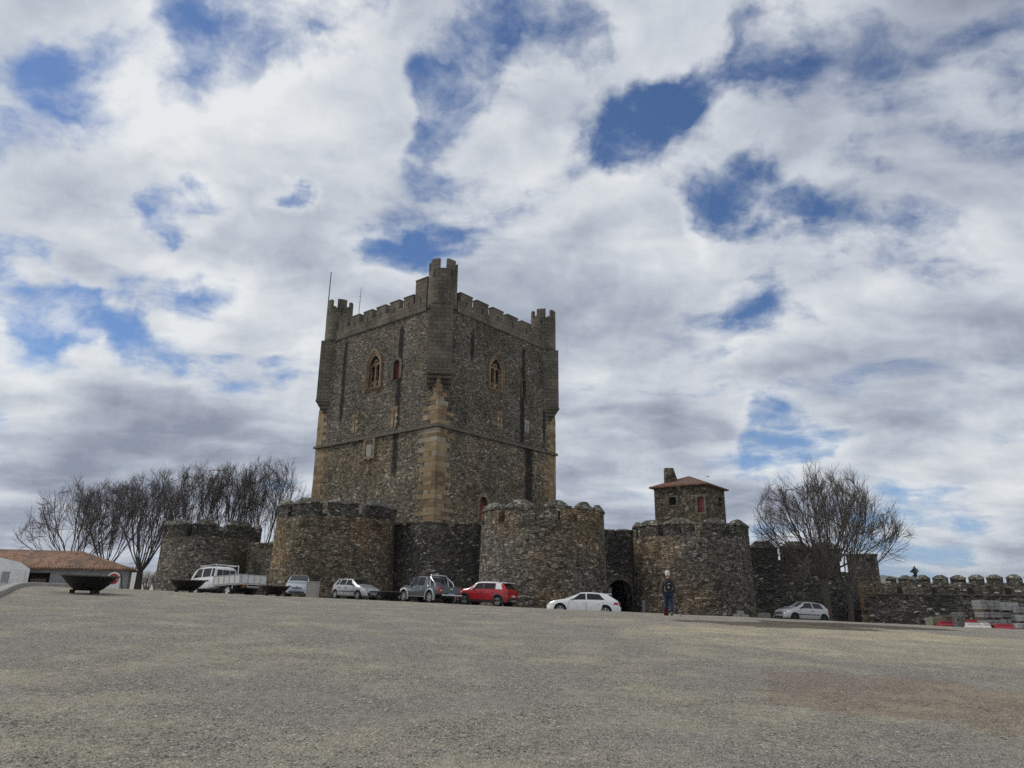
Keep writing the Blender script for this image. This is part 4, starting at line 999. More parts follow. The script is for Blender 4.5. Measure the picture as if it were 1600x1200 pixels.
for i in range(len(ks) - 1):                                            # one kerb stone per step, hair joints between
    p0, p1 = ks[i], ks[i + 1]; d = (p1 - p0).normalized(); n_ = Vector((-d.y, d.x, 0)); p1 = p1 - d * .012
    z0, z1 = gz(*p0.xy) + .17, gz(*p1.xy) + .17
    prof = [(0, -.35), (0, -.02), (.03, 0), (.31, 0), (.33, -.02), (.33, -.35)]
    q.grid([[p0 + n_ * x + Vector((0, 0, z0 + z)) for x, z in prof], [p1 + n_ * x + Vector((0, 0, z1 + z)) for x, z in prof]])
    q.poly([p0 + n_ * x + Vector((0, 0, z0 + z)) for x, z in prof]); q.poly([p1 + n_ * x + Vector((0, 0, z1 + z)) for x, z in prof])
o = q.build('kerb', 'concrete'); tag(o, kind='structure')
ms, t, b = mat('cobbles'); pos = t.new('ShaderNodeNewGeometry').outputs['Position']
vo = t.new('ShaderNodeTexVoronoi', {'Vector': t.v('MULTIPLY', pos, (1, 1, 0)), 'Scale': 5.5, 'Randomness': .6}, voronoi_dimensions='2D'); ve = t.new('ShaderNodeTexVoronoi', {'Vector': t.v('MULTIPLY', pos, (1, 1, 0)), 'Scale': 5.5, 'Randomness': .6}, voronoi_dimensions='2D', feature='DISTANCE_TO_EDGE')
s_ = t.new('ShaderNodeSeparateColor', {0: vo.outputs['Color']})
c = t.mix(1., (.24, .24, .235), gray(t, t.lin(s_.outputs[0], 0, 1, .65, 1.3)), 'MULTIPLY'); e = t.ss(ve.outputs[0], 0, .12); c = t.mix(e, (.05, .055, .035), c)
t.put(b.inputs['Base Color'], c); b.inputs['Roughness'].default_value = .8; bp = t.new('ShaderNodeBump', {'Strength': 1., 'Distance': .04, 'Height': e}); t.put(b.inputs['Normal'], bp.outputs[0])
MAT['cobbles'] = ms
q = MB(); rows = []
for i, p in enumerate(ks[:-8]):
    d = (ks[min(i + 1, len(ks) - 1)] - ks[max(i - 1, 0)]).normalized(); n_ = Vector((-d.y, d.x, 0)); row = []
    for k in range(9):
        r = p + n_ * (.335 + 1.1 * k); 
        if i > 24: r = p + n_.lerp(Vector((-.3, 1, 0)), min(1, (i - 24) / 10)).normalized() * (.335 + .5 * k)
        r.z = gz(r.x, r.y) + .06 + .004 * k; row.append(r)
    rows.append(row)
q.grid(rows); tag(q.build('cobbled_street', 'cobbles', smooth=60), kind='structure')

# ------------------------------------------------------------------ iron bowls
def put(px, Y): x = xat(px, Y); return Vector((x, Y, gz(x, Y)))
def bowl(px, Y, Rr, label, tilt=(0, 0)):
    p = put(px, Y); r = empty('iron_bowl', p, 0, label, 'planter bowl', 'black iron bowls along the parking edge'); r.rotation_euler = (tilt[0], tilt[1], 0)
    h = Rr * .52; q = MB()
    q.lathe([(.02, .10), (Rr * .42, .10), (Rr * .52, .16), (Rr * .74, .10 + h * .5), (Rr * .93, .10 + h * .93), (Rr * .985, .10 + h), (Rr * .90, .10 + h - .02), (Rr * .70, .10 + h * .6), (Rr * .45, .2), (.02, .18)], n=40); q.build('basin', 'iron', r, True, 40)
    q = MB(); q.lathe([(Rr * .95, .10 + h - .01), (Rr * 1.06, .10 + h + .01), (Rr * 1.06, .10 + h + .05), (Rr * .93, .10 + h + .055), (Rr * .93, .10 + h - .01)], n=40); q.build('rim', 'rust_rim', r, True, 40)
    for k in range(3):
        a = radians(200 + 120 * k); q = MB(); q.box((Rr * .50 * cos(a), Rr * .50 * sin(a), .03), (.16, .12, .2), a); q.build('foot', 'iron', r, True)
    return r, p.z + .16
B1 = bowl(136, 27, .95, 'nearest black iron bowl beside the kerb at the left, the largest in the photo', (0, radians(1.8)))
bowl(291, 36, .86, 'black iron bowl in front of the cab of the white truck', (0, radians(1.5)))
bowl(429, 42.5, .84, 'black iron bowl between the tail of the white truck and the pale silver car', (0, radians(1.5)))
bowl(608, 47, .86, 'black iron bowl between the silver hatchback and the grey pickup', (0, radians(1.5)))

# no-entry board
p = put(174, 42); r = empty('road_sign', p, radians(8), 'white round-topped board with a red no-entry disc, half hidden behind the nearest bowl', 'road sign')
zc_ = at(175, 904.5, 42).z - p.z; q = MB(); hw = .36
q.prism([(x, 0, z) for x, z in [(hw, zc_ - .62)] + [(hw * cos(pi * i / 16), zc_ + .02 + hw * sin(pi * i / 16)) for i in range(17)] + [(-hw, zc_ - .62)]], (0, .03, 0)); q.build('board', 'sign_white', r, True)
q = MB(); q.prism([(.29 * cos(2 * pi * i / 28), -.008, zc_ + .29 * sin(2 * pi * i / 28)) for i in range(28)], (0, .006, 0)); dsc = q.build('disc', 'sign_red', r, True)
q = MB(); q.box((0, -.012, zc_), (.42, .006, .10)); q.build('bar', 'sign_white', dsc, True)
q = MB(); q.tube([(hw + .1, .25, -.05), (hw + .02, .05, zc_ + .2)], .03, 6); q.tube([(hw + .02, .05, zc_ + .2), (hw - .05, .04, zc_ + .3)], .03, 6); q.tube([(-hw - .03, .25, -.05), (-hw + .04, .05, zc_ - .3)], .03, 6); q.tube([(0, .05, -.05), (0, .05, zc_)], .03, 6); q.build('stand', 'trim_black', r, True)

# ------------------------------------------------------------------ vehicles
def interp(keys, x):
    if x <= keys[0][0]: return keys[0][1]
    for (x0, v0), (x1, v1) in zip(keys, keys[1:]):
        if x <= x1:
            t_ = (x - x0) / (x1 - x0); return v0 + (v1 - v0) * t_
    return keys[-1][1]
def interps(keys, x, h=.06):
    return sum(interp(keys, x + h * k) * w for k, w in ((-1.5, .15), (-.75, .22), (0, .26), (.75, .22), (1.5, .15)))
class Body:
    """car shell lofted from a side profile; x forward, y left, z up; origin under the middle"""
    def __init__(s, top, belt, plan, under, n=64, tum=.30):
        s.top, s.belt, s.plan, s.under, s.tum = top, belt, plan, under, tum; s.x0, s.x1 = plan[0][0], plan[-1][0]; s.n = n
    def sec(s, x):
        T, B, w, U = interps(s.top, x, .04), interps(s.belt, x), interps(s.plan, x, .03), interps(s.under, x, .03)
        B = min(B, T - .02); h = T - B; wt = w * .955 - .03 - s.tum * h
        return [(0, U), (w * .78, U), (w * .955, U + .06), (w * .985, U + .2 * (B - U)), (w, U + .5 * (B - U)), (w * .985, U + .82 * (B - U)), (w * .955, B), (w * .94 - s.tum * h * .45 - .01, B + .5 * h), (wt, B + .90 * h), (wt * .86, T - .015 * min(1, h / .2)), (wt * .45, T + .012), (0, T + .02)]
    def shell(s):
        mb = MB(); rows = []
        for i in range(s.n + 1):
            x = s.x0 + (s.x1 - s.x0) * i / s.n; q = s.sec(x); rows.append([(x, y, z) for y, z in q] + [(x, -y, z) for y, z in q[-2:0:-1]])
        ids = mb.grid(rows, close=True); mb.face(ids[0]); mb.face(ids[-1][::-1]); return mb
    def hw(s, x, z):
        q = s.sec(x)[2:10]
        for (y0, z0), (y1, z1) in zip(q, q[1:]):
            if z0 <= z <= z1: return y0 + (y1 - y0) * (z - z0) / max(1e-6, z1 - z0)
        return q[-1][0] if z > q[-1][1] else q[0][0]
    def side(s, quad, side, off=.006, nx=8, nz=4, hfrac=False):
        """patch on the flank; quad = bottom x0,x1, top x0,x1 and z functions"""
        xb0, xb1, xt0, xt1, z0, z1 = quad; mb = MB(); rows = []
        for j in range(nz + 1):
            f = j / nz; row = []
            for i in range(nx + 1):
                a = i / nx; x = (xb0 + (xb1 - xb0) * a) * (1 - f) + (xt0 + (xt1 - xt0) * a) * f
                if hfrac: T, B = interps(s.top, x, .04), min(interps(s.belt, x), interps(s.top, x, .04) - .02); z = B + (z0 + (z1 - z0) * f) * (T - B)
                else: z = z0 + (z1 - z0) * f
                row.append((x, side * (s.hw(x, z) + off), z))
            rows.append(row)
        mb.grid(rows); return mb
    def screen(s, xa, xb, wa, wb, off=.008, n=6, crown=.02):
        mb = MB(); rows = []
        for i in range(n + 1):
            f = i / n; x = xa + (xb - xa) * f; T = interps(s.top, x, .04); q = s.sec(x); w = q[9][0] * 1.10 * (wa + (wb - wa) * f); row = []
            dT = (interps(s.top, x + .05, .04) - interps(s.top, x - .05, .04)) / .1; nn = Vector((-dT, 0, 1)).normalized() * off
            for k in range(9):
                t_ = -1 + 2 * k / 8; row.append(Vector((x, w * t_, T + .02 - crown * t_ * t_)) + nn)
            rows.append(row)
        mb.grid(rows); return mb
def wheel(root, x, y, r, w, side, spokes=5, rimcol='alloy'):
    q = MB(); q.lathe([(r * .62, -w / 2), (r * .93, -w / 2), (r, -w * .3), (r, w * .3), (r * .93, w / 2), (r * .62, w / 2)], (x, y, r), 28, 'Y'); o = q.build('wheel', 'rubber', root, True, 40)
    yo = y + side * w * .40
    q = MB(); q.lathe([(r * .66, -side * .0), (r * .66, side * .03), (r * .60, side * .03), (r * .57, -side * .04)], (x, yo, r), 28, 'Y')
    for k in range(spokes):
        a = 2 * pi * k / spokes + .3; c_, s_ = cos(a), sin(a); wd = r * (.13 if spokes > 4 else .2)
        pts = [(x + c_ * r * .08 - s_ * wd, r + s_ * r * .08 + c_ * wd), (x + c_ * r * .62 - s_ * wd * .7, r + s_ * r * .62 + c_ * wd * .7), (x + c_ * r * .62 + s_ * wd * .7, r + s_ * r * .62 - c_ * wd * .7), (x + c_ * r * .08 + s_ * wd, r + s_ * r * .08 - c_ * wd)]
        q.prism([(a_, yo + side * .015, b_) for a_, b_ in pts], (0, -side * .03, 0))
    q.lathe([(0.001, side * .03), (r * .15, side * .025), (r * .16, -side * .02)], (x, yo, r), 14, 'Y'); q.build('rim', rimcol, o, True, 40)
    q = MB(); q.lathe([(r * .56, -side * .05), (.001, -side * .05)], (x, yo, r), 20, 'Y'); q.build('brake_disc', 'trim_black', o, True)
def arches(bo, xs_, r, hw, root, mcol='void'):
    cs = []
    for x in xs_:
        for sd_ in (1, -1):
            c_ = MB(); c_.lathe([(r, hw - .30), (r, hw + .3)], (x, 0, r - .045), 28, 'Y', caps=True)
            if sd_ < 0: c_.v = [Vector((p.x, -p.y, p.z)) for p in c_.v]
            cs.append(c_)
    cut(bo, cs, False)
    for x in xs_:
        for sd_ in (1, -1):
            q = MB(); q.lathe([(r - .004, (hw - .03) * sd_), (r - .004, (hw - .295) * sd_), (.02, (hw - .295) * sd_)], (x, 0, r - .045), 28, 'Y'); q.build('wheel_arch', 'rubber', root, True)
def bxp(root, name, m, c, d, rz=0., parent=None, bev=0.):
    q = MB(); q.box(c, d, rz); o = q.build(name, m, parent or root, True)
    if bev: md = o.modifiers.new('bevel', 'BEVEL'); md.width = bev; md.segments = 2
    return o
def plate_text(o): return o
def place(pxr, Yr, heading, lx, ly, dz=0.):
    """put the car so that its local point (lx, ly) stands at pixel column pxr at depth Yr; heading = direction of its nose"""
    x = xat(pxr, Yr); h = Vector((heading[0], heading[1], 0)).normalized(); lft = Vector((-h.y, h.x, 0))
    o = Vector((x, Yr, 0)) - h * lx - lft * ly; rz = atan2(h.y, h.x)
    zf, zr_ = gz(*(o + h * 1.3).xy), gz(*(o - h * 1.3).xy); zl, zr2 = gz(*(o + lft * .7).xy), gz(*(o - lft * .7).xy)
    o.z = (zf + zr_ + zl + zr2) / 4 + dz
    return o, (atan2(zl - zr2, 1.4), -atan2(zf - zr_, 2.6), rz)
def hatchback(label, pos_rot, paint_, L=3.77, Wd=1.64, H=1.42, wb=2.47, doors=4, wr=.29, profile=None, kind='small', rimcol='alloy', group=None, arch_trim=False, roofcol=None, name='hatchback', extras=None):
    loc, rot_ = pos_rot
    root = empty(name, loc, 0, label, 'car', group); root.rotation_euler = rot_
    h = L / 2; p = profile; B = Body(p['top'], p['belt'], p['plan'], p['under'], 72, p.get('tum', .30))
    body = B.shell().build('body', paint_, root, True, 38)
    ax_f = p['axf']; ax_r = ax_f - wb; hw = max(v for _, v in p['plan'])
    arches(body, (ax_f, ax_r), wr + .065, hw, root)
    ng = 0
    for sd_ in (1, -1):
        for w_ in p['side']:
            B.side((*w_, .10, .84), sd_, .007, 10, 4, True).build('window', 'glass', root, True, 60)
        for d_ in p['doors']:
            dz0, dz1 = p['doorz']; o = B.side((d_[0], d_[1], d_[2], d_[3], dz0, dz1), sd_, .005, 10, 6).build('door', paint_, root, True, 60)
            hx = d_[0] + .16; hz = dz1 - .10; q = MB(); q.box((hx, sd_ * (B.hw(hx, hz) + .02), hz), (.17, .035, .035)); q.build('handle', p.get('handle', paint_), o, True)
        for d_ in p['doors']:
            q = MB()
            for xa, xb in ((d_[0], d_[2]), (d_[1], d_[3])): q.tube([(xa + (xb - xa) * k / 6, sd_ * (B.hw(xa + (xb - xa) * k / 6, p['doorz'][0] + (p['doorz'][1] - p['doorz'][0]) * k / 6) + .001), p['doorz'][0] + (p['doorz'][1] - p['doorz'][0]) * k / 6) for k in range(7)], .008, 4)
            q.build('door_seam', 'trim_black', root, True)
        if p.get('strip'):
            a, b_, z0, z1 = p['strip']; B.side((a, b_, a, b_, z0, z1), sd_, .014, 12, 1).build('side_moulding', 'trim_black', root, True)
        if p.get('sill'):
            a, b_, z0, z1 = p['sill']; B.side((a, b_, a, b_, z0, z1), sd_, .012, 12, 2).build('sill_trim', 'trim_black', root, True)
        for nm, m, qd in p['lamps']:
            B.side(qd, sd_, .008, 6, 4).build(nm, m, root, True, 60)
        mx, mz = p['mirror']; q = MB(); y_ = B.hw(mx, mz - .05)
        q.lathe([(.001, -.07), (.06, -.06), (.085, 0), (.07, .05), (.001, .06)], (0, 0, 0), 12); q.v = [Vector((v.x * .7 + mx, sd_ * (y_ + .10) + v.y * 1.25, mz + v.z)) for v in q.v]
        q.build('mirror', p.get('mirror_mat', paint_), root, True, 60)
        for x in (ax_f, ax_r): wheel(root, x, sd_ * (hw - .125), wr, .19, sd_, p.get('spokes', 5), rimcol)
        if arch_trim:
            for x in (ax_f, ax_r):
                q = MB(); r0 = wr + .06; rows = []
                for k in range(19):
                    a = radians(-18 + 216 * k / 18); rows.append([(x + (r0 + dr) * cos(a), sd_ * (hw - .02 + dy), wr + .0 + (r0 + dr) * sin(a)) for dr, dy in ((0, -.05), (.0, .022), (.085, .018), (.09, -.05))])
                q.grid(rows); q.build('wheel_arch_trim', 'trim_black', root, True, 50)
    if roofcol:
        for sd_ in (1, -1): B.side((h - 1.40, h - 1.20, h - 1.76, h - 1.60, .04, 1.0), sd_, .014, 4, 8, True).build('windscreen_pillar', roofcol, root, True, 60)
    B.screen(*p['wind'], .92, .96).build('windscreen', 'glass', root, True, 60); B.screen(*p['rear'], .86, .92).build('rear_window', 'glass', root, True, 60)
    if roofcol:
        a, b_ = p['roof']; B.screen(a, b_, 1.0, 1.0, .012, 14, .03).build('roof', roofcol, root, True, 60)
        for sd_ in (1, -1):
            for qd in p.get('roofside', []): B.side((*qd, .80, 1.0), sd_, .012, 14, 3, True).build('roof_rail', roofcol, root, True, 60)
    if extras: extras(root, B, p, h)
    return root
def hatch_profile(L=3.77, H=1.42, hw=.82, two=False, wb=2.47):
    h = L / 2
    top = [(-h, .62), (-h + .03, .93), (-h + .17, 1.02), (-h + .50, 1.30), (-h + .66, H - .06), (-h + 1.1, H - .01), (-h + 1.7, H), (h - 1.62, H - .04), (h - 1.05, 1.06), (h - .92, .97), (h - .55, .90), (h - .22, .79), (h - .06, .66), (h, .52)]
    belt = [(-h, .86), (-h + .5, .92), (h - 1.1, .90), (h - .6, .86), (h, .50)]
    plan = [(-h, hw * .78), (-h + .06, hw * .88), (-h + .25, hw * .95), (-h + .8, hw), (h - .9, hw), (h - .45, hw * .95), (h - .2, hw * .86), (h - .06, hw * .74), (h, hw * .62)]
    under = [(-h, .34), (-h + .15, .24), (-h + .6, .19), (h - .6, .19), (h - .15, .21), (h, .26)]
    p = dict(top=top, belt=belt, plan=plan, under=under, axf=h - .72, tum=.34, wind=(h - 1.02, h - 1.60), rear=(-h + .20, -h + .60), doorz=(.30, .88), mirror=(h - 1.30, 1.00), mirror_mat='trim_black', handle='trim_black',
             strip=(-h + .95, h - 1.0, .50, .56))
    if two:
        p['side'] = [(-h + 1.50, h - 1.32, -h + 1.55, h - 1.66), (-h + .55, -h + 1.40, -h + .78, -h + 1.45)]
        p['doors'] = [(-h + 1.42, h - 1.12, -h + 1.42, h - 1.22)]
    else:
        p['side'] = [(-h + 1.66, h - 1.32, -h + 1.68, h - 1.66), (-h + .92, -h + 1.58, -h + .98, -h + 1.60), (-h + .50, -h + .84, -h + .72, -h + .90)]
        p['doors'] = [(-h + 1.62, h - 1.12, -h + 1.62, h - 1.22), (-h + .86, -h + 1.60, -h + .80, -h + 1.60)]
    p['lamps'] = [('headlight', 'lamp_clear', (h - .42, h - .10, h - .46, h - .14, .60, .75)), ('tail_light', 'lamp_red', (-h + .02, -h + .17, -h + .05, -h + .20, .62, .92))]
    return p
def small_extras(kind):
    def f(root, B, p, h):
        hw = max(v for _, v in p['plan'])
        bxp(root, 'front_bumper', 'p_silver' if kind != 'grey' else 'trim_black', (h - .02, 0, .40), (.12, hw * 1.26, .16), bev=.04)
        bxp(root, 'grille', 'trim_black', (h + .005, 0, .575), (.06, .62, .07)); bxp(root, 'air_intake', 'trim_black', (h + .03, 0, .31), (.06, hw * 1.2, .09))
        bxp(root, 'number_plate', 'plate_dark', (h + .05, 0, .41), (.02, .5, .11)); bxp(root, 'badge', 'alloy', (h - .0, 0, .66), (.05, .10, .10), bev=.02)
        bxp(root, 'rear_bumper', 'trim_black', (-h + .03, 0, .44), (.12, hw * 1.5, .2), bev=.04)
        for s_ in (-1, 1):
            q = MB(); q.prism([(h - .17, s_ * y, z) for y, z in ((.36, .61), (.58, .60), (.60, .74), (.40, .72))], (.12, 0, 0)); q.build('headlight', 'lamp_clear', root, True)
            q = MB(); q.lathe([(.001, .03), (.055, .02), (.06, 0)], (h + .02, s_ * .55, .32), 12, 'Y'); q.v = [Vector((h + .045 + (v.y - s_ * .55), s_ * .55 + (v.x - h - .02), v.z)) for v in q.v]; q.build('fog_lamp', 'lamp_clear', root, True)
    return f
SILV = 'parked silver hatchbacks'
hatchback('silver five-door hatchback facing right, parked between the grey stone box and an iron bowl', place(558, 51.5, (sin(radians(51)), -cos(radians(51))), 1.16, -.8), 'p_silver', profile=hatch_profile(), extras=small_extras('grey'), wr=.285)
hatchback('silver three-door hatchback parked under the bare tree in front of the dark right wall', place(1239, 53.2, (-sin(radians(73)), -cos(radians(73))), 1.16, .8), 'p_silver', profile=hatch_profile(two=True), extras=small_extras('silver'), wr=.285, rimcol='trim_black')
hatchback('pale silver-blue car seen head-on between an iron bowl and the grey stone box', place(463, 48.5, (.22, -1), 1.8, 0), 'p_blue', profile=hatch_profile(L=3.8, hw=.80), extras=small_extras('blue'), wr=.285)

# red crossover with white roof, seen from behind
def red_profile():
    L, H, hw = 4.15, 1.62, .875; h = L / 2
    top = [(-h, .55), (-h + .03, 1.0), (-h + .12, 1.10), (-h + .30, 1.36), (-h + .52, H - .07), (-h + 1.1, H), (h - 2.0, H - .01), (h - 1.62, H - .08), (h - 1.15, 1.18), (h - .98, 1.08), (h - .5, 1.02), (h - .18, .90), (h - .05, .72), (h, .5)]
    belt = [(-h, .95), (-h + .4, 1.07), (h - 1.1, 1.02), (h - .6, .96), (h, .5)]
    plan = [(-h, hw * .84), (-h + .08, hw * .92), (-h + .35, hw * .98), (-h + .9, hw), (h - .9, hw), (h - .4, hw * .95), (h - .15, hw * .86), (h, hw * .66)]
    under = [(-h, .34), (-h + .2, .26), (-h + .6, .22), (h - .6, .22), (h, .28)]
    return dict(top=top, belt=belt, plan=plan, under=under, axf=h - .80, tum=.30, wind=(h - 1.12, h - 1.60), rear=(-h + .14, -h + .50), doorz=(.36, 1.0), mirror=(h - 1.45, 1.12), mirror_mat='p_white', handle='p_red', spokes=5,
                side=[(-h + 1.95, h - 1.45, -h + 1.97, h - 1.72), (-h + 1.02, -h + 1.88, -h + 1.05, -h + 1.90)], doors=[(-h + 1.92, h - 1.2, -h + 1.92, h - 1.3), (-h + 1.05, -h + 1.90, -h + .98, -h + 1.90)], roof=(-h + .50, h - 1.66), roofside=[(-h + .52, h - 1.70, -h + .52, h - 1.70)],
                lamps=[('headlight', 'lamp_clear', (h - .5, h - .12, h - .5, h - .16, .70, .86)), ('tail_light', 'lamp_red', (-h + .03, -h + .30, -h + .05, -h + .28, .80, .98))], sill=(-h + .3, h - .3, .27, .40))
def red_extras(root, B, p, h):
    bxp(root, 'rear_bumper', 'trim_black', (-h - .01, 0, .42), (.16, 1.56, .24), bev=.05); bxp(root, 'skid_plate', 'slab', (-h - .08, 0, .38), (.04, .9, .09)); bxp(root, 'number_plate', 'plate', (-h - .035, 0, .68), (.05, .5, .11))
    bxp(root, 'front_bumper', 'trim_black', (h - .02, 0, .42), (.14, 1.3, .22), bev=.05)
    for s_ in (-1, 1):
        q = MB(); q.lathe([(.001, 0), (.17, 0), (.17, .04), (.001, .05)], (0, 0, 0), 20); q.v = [Vector((-h - .012 - v.z * .6, s_ * .60 + v.x * 1.05, .89 + v.y * .55)) for v in q.v]; q.build('tail_light', 'lamp_red', root, True, 40)
        B.side((-h + .42, -h + .94, -h + .62, -h + .98, .10, .84), s_, .007, 8, 4, True).build('quarter_panel', 'p_white', root, True, 60)
        q = MB(); q.tube([(h - 1.9, s_ * .56, 1.60), (h - 2.2, s_ * .58, 1.665), (-h + 1.0, s_ * .58, 1.665), (-h + .7, s_ * .56, 1.60)], .018, 5); q.build('roof_bar', 'trim_black', root, True)
    bxp(root, 'spoiler', 'p_white', (-h + .34, 0, 1.545), (.30, 1.12, .045), bev=.02)
th = radians(62); hatchback('red compact crossover with white roof and black wheel arches, parked right behind the grey pickup', place(790.5, 50.0, (-sin(th), cos(th)), -2.0, .84), 'p_red', L=4.15, H=1.62, wb=2.60, wr=.33, profile=red_profile(), extras=red_extras, arch_trim=True, roofcol='p_white', name='crossover_car')

# white hatchback, side on
def white_profile():
    L, H, hw = 4.42, 1.42, .89; h = L / 2
    top = [(-h, .58), (-h + .03, .90), (-h + .12, .98), (-h + .34, 1.12), (-h + .72, 1.34), (-h + 1.1, H - .03), (-h + 1.8, H), (h - 2.05, H - .03), (h - 1.25, 1.03), (h - 1.1, .97), (h - .6, .88), (h - .22, .78), (h - .06, .66), (h, .5)]
    belt = [(-h, .86), (-h + .5, .97), (h - 1.3, .90), (h - .6, .84), (h, .48)]
    plan = [(-h, hw * .80), (-h + .08, hw * .90), (-h + .3, hw * .97), (-h + .9, hw), (h - .9, hw), (h - .45, hw * .95), (h - .2, hw * .87), (h - .06, hw * .74), (h, hw * .6)]
    under = [(-h, .32), (-h + .2, .22), (-h + .6, .17), (h - .6, .17), (h - .1, .18), (h, .22)]
    return dict(top=top, belt=belt, plan=plan, under=under, axf=h - .86, tum=.36, wind=(h - 1.22, h - 1.98), rear=(-h + .18, -h + .62), doorz=(.28, .88), mirror=(h - 1.50, .99), mirror_mat='p_white', handle='p_white', spokes=5,
                side=[(-h + 2.02, h - 1.46, -h + 2.05, h - 2.02), (-h + .88, -h + 1.94, -h + 1.22, -h + 1.98)], doors=[(-h + 2.0, h - 1.28, -h + 2.0, h - 1.40), (-h + 1.12, -h + 1.98, -h + .95, -h + 1.98)],
                lamps=[('headlight', 'lamp_clear', (h - .55, h - .12, h - .42, h - .18, .60, .71)), ('tail_light', 'lamp_red', (-h + .03, -h + .36, -h + .05, -h + .30, .74, .88))])
def white_extras(root, B, p, h):
    bxp(root, 'rear_bumper', 'p_white', (-h + .01, 0, .48), (.14, 1.48, .3), bev=.05); bxp(root, 'diffuser', 'trim_black', (-h + .02, 0, .28), (.14, 1.4, .14), bev=.03); bxp(root, 'number_plate', 'plate', (-h - .065, 0, .56), (.02, .5, .11))
    bxp(root, 'spoiler', 'p_white', (-h + .62, 0, 1.355), (.3, 1.05, .04), bev=.02); bxp(root, 'grille', 'trim_black', (h - .01, 0, .50), (.06, .8, .17)); bxp(root, 'air_intake', 'trim_black', (h - .01, 0, .29), (.08, 1.1, .1))
    for s_ in (-1, 1): bxp(root, 'tail_light', 'lamp_red', (-h + .0, s_ * .58, .81), (.06, .28, .12), bev=.02)
th = radians(80); hatchback('white hatchback seen from its side, parked beside the arched gate', place(945, 44.8, (-sin(th), cos(th)), -1.38, .86, -.22), 'p_white', L=4.42, wb=2.73, wr=.325, profile=white_profile(), extras=white_extras, rimcol='plate_dark' if False else 'alloy', name='hatchback')

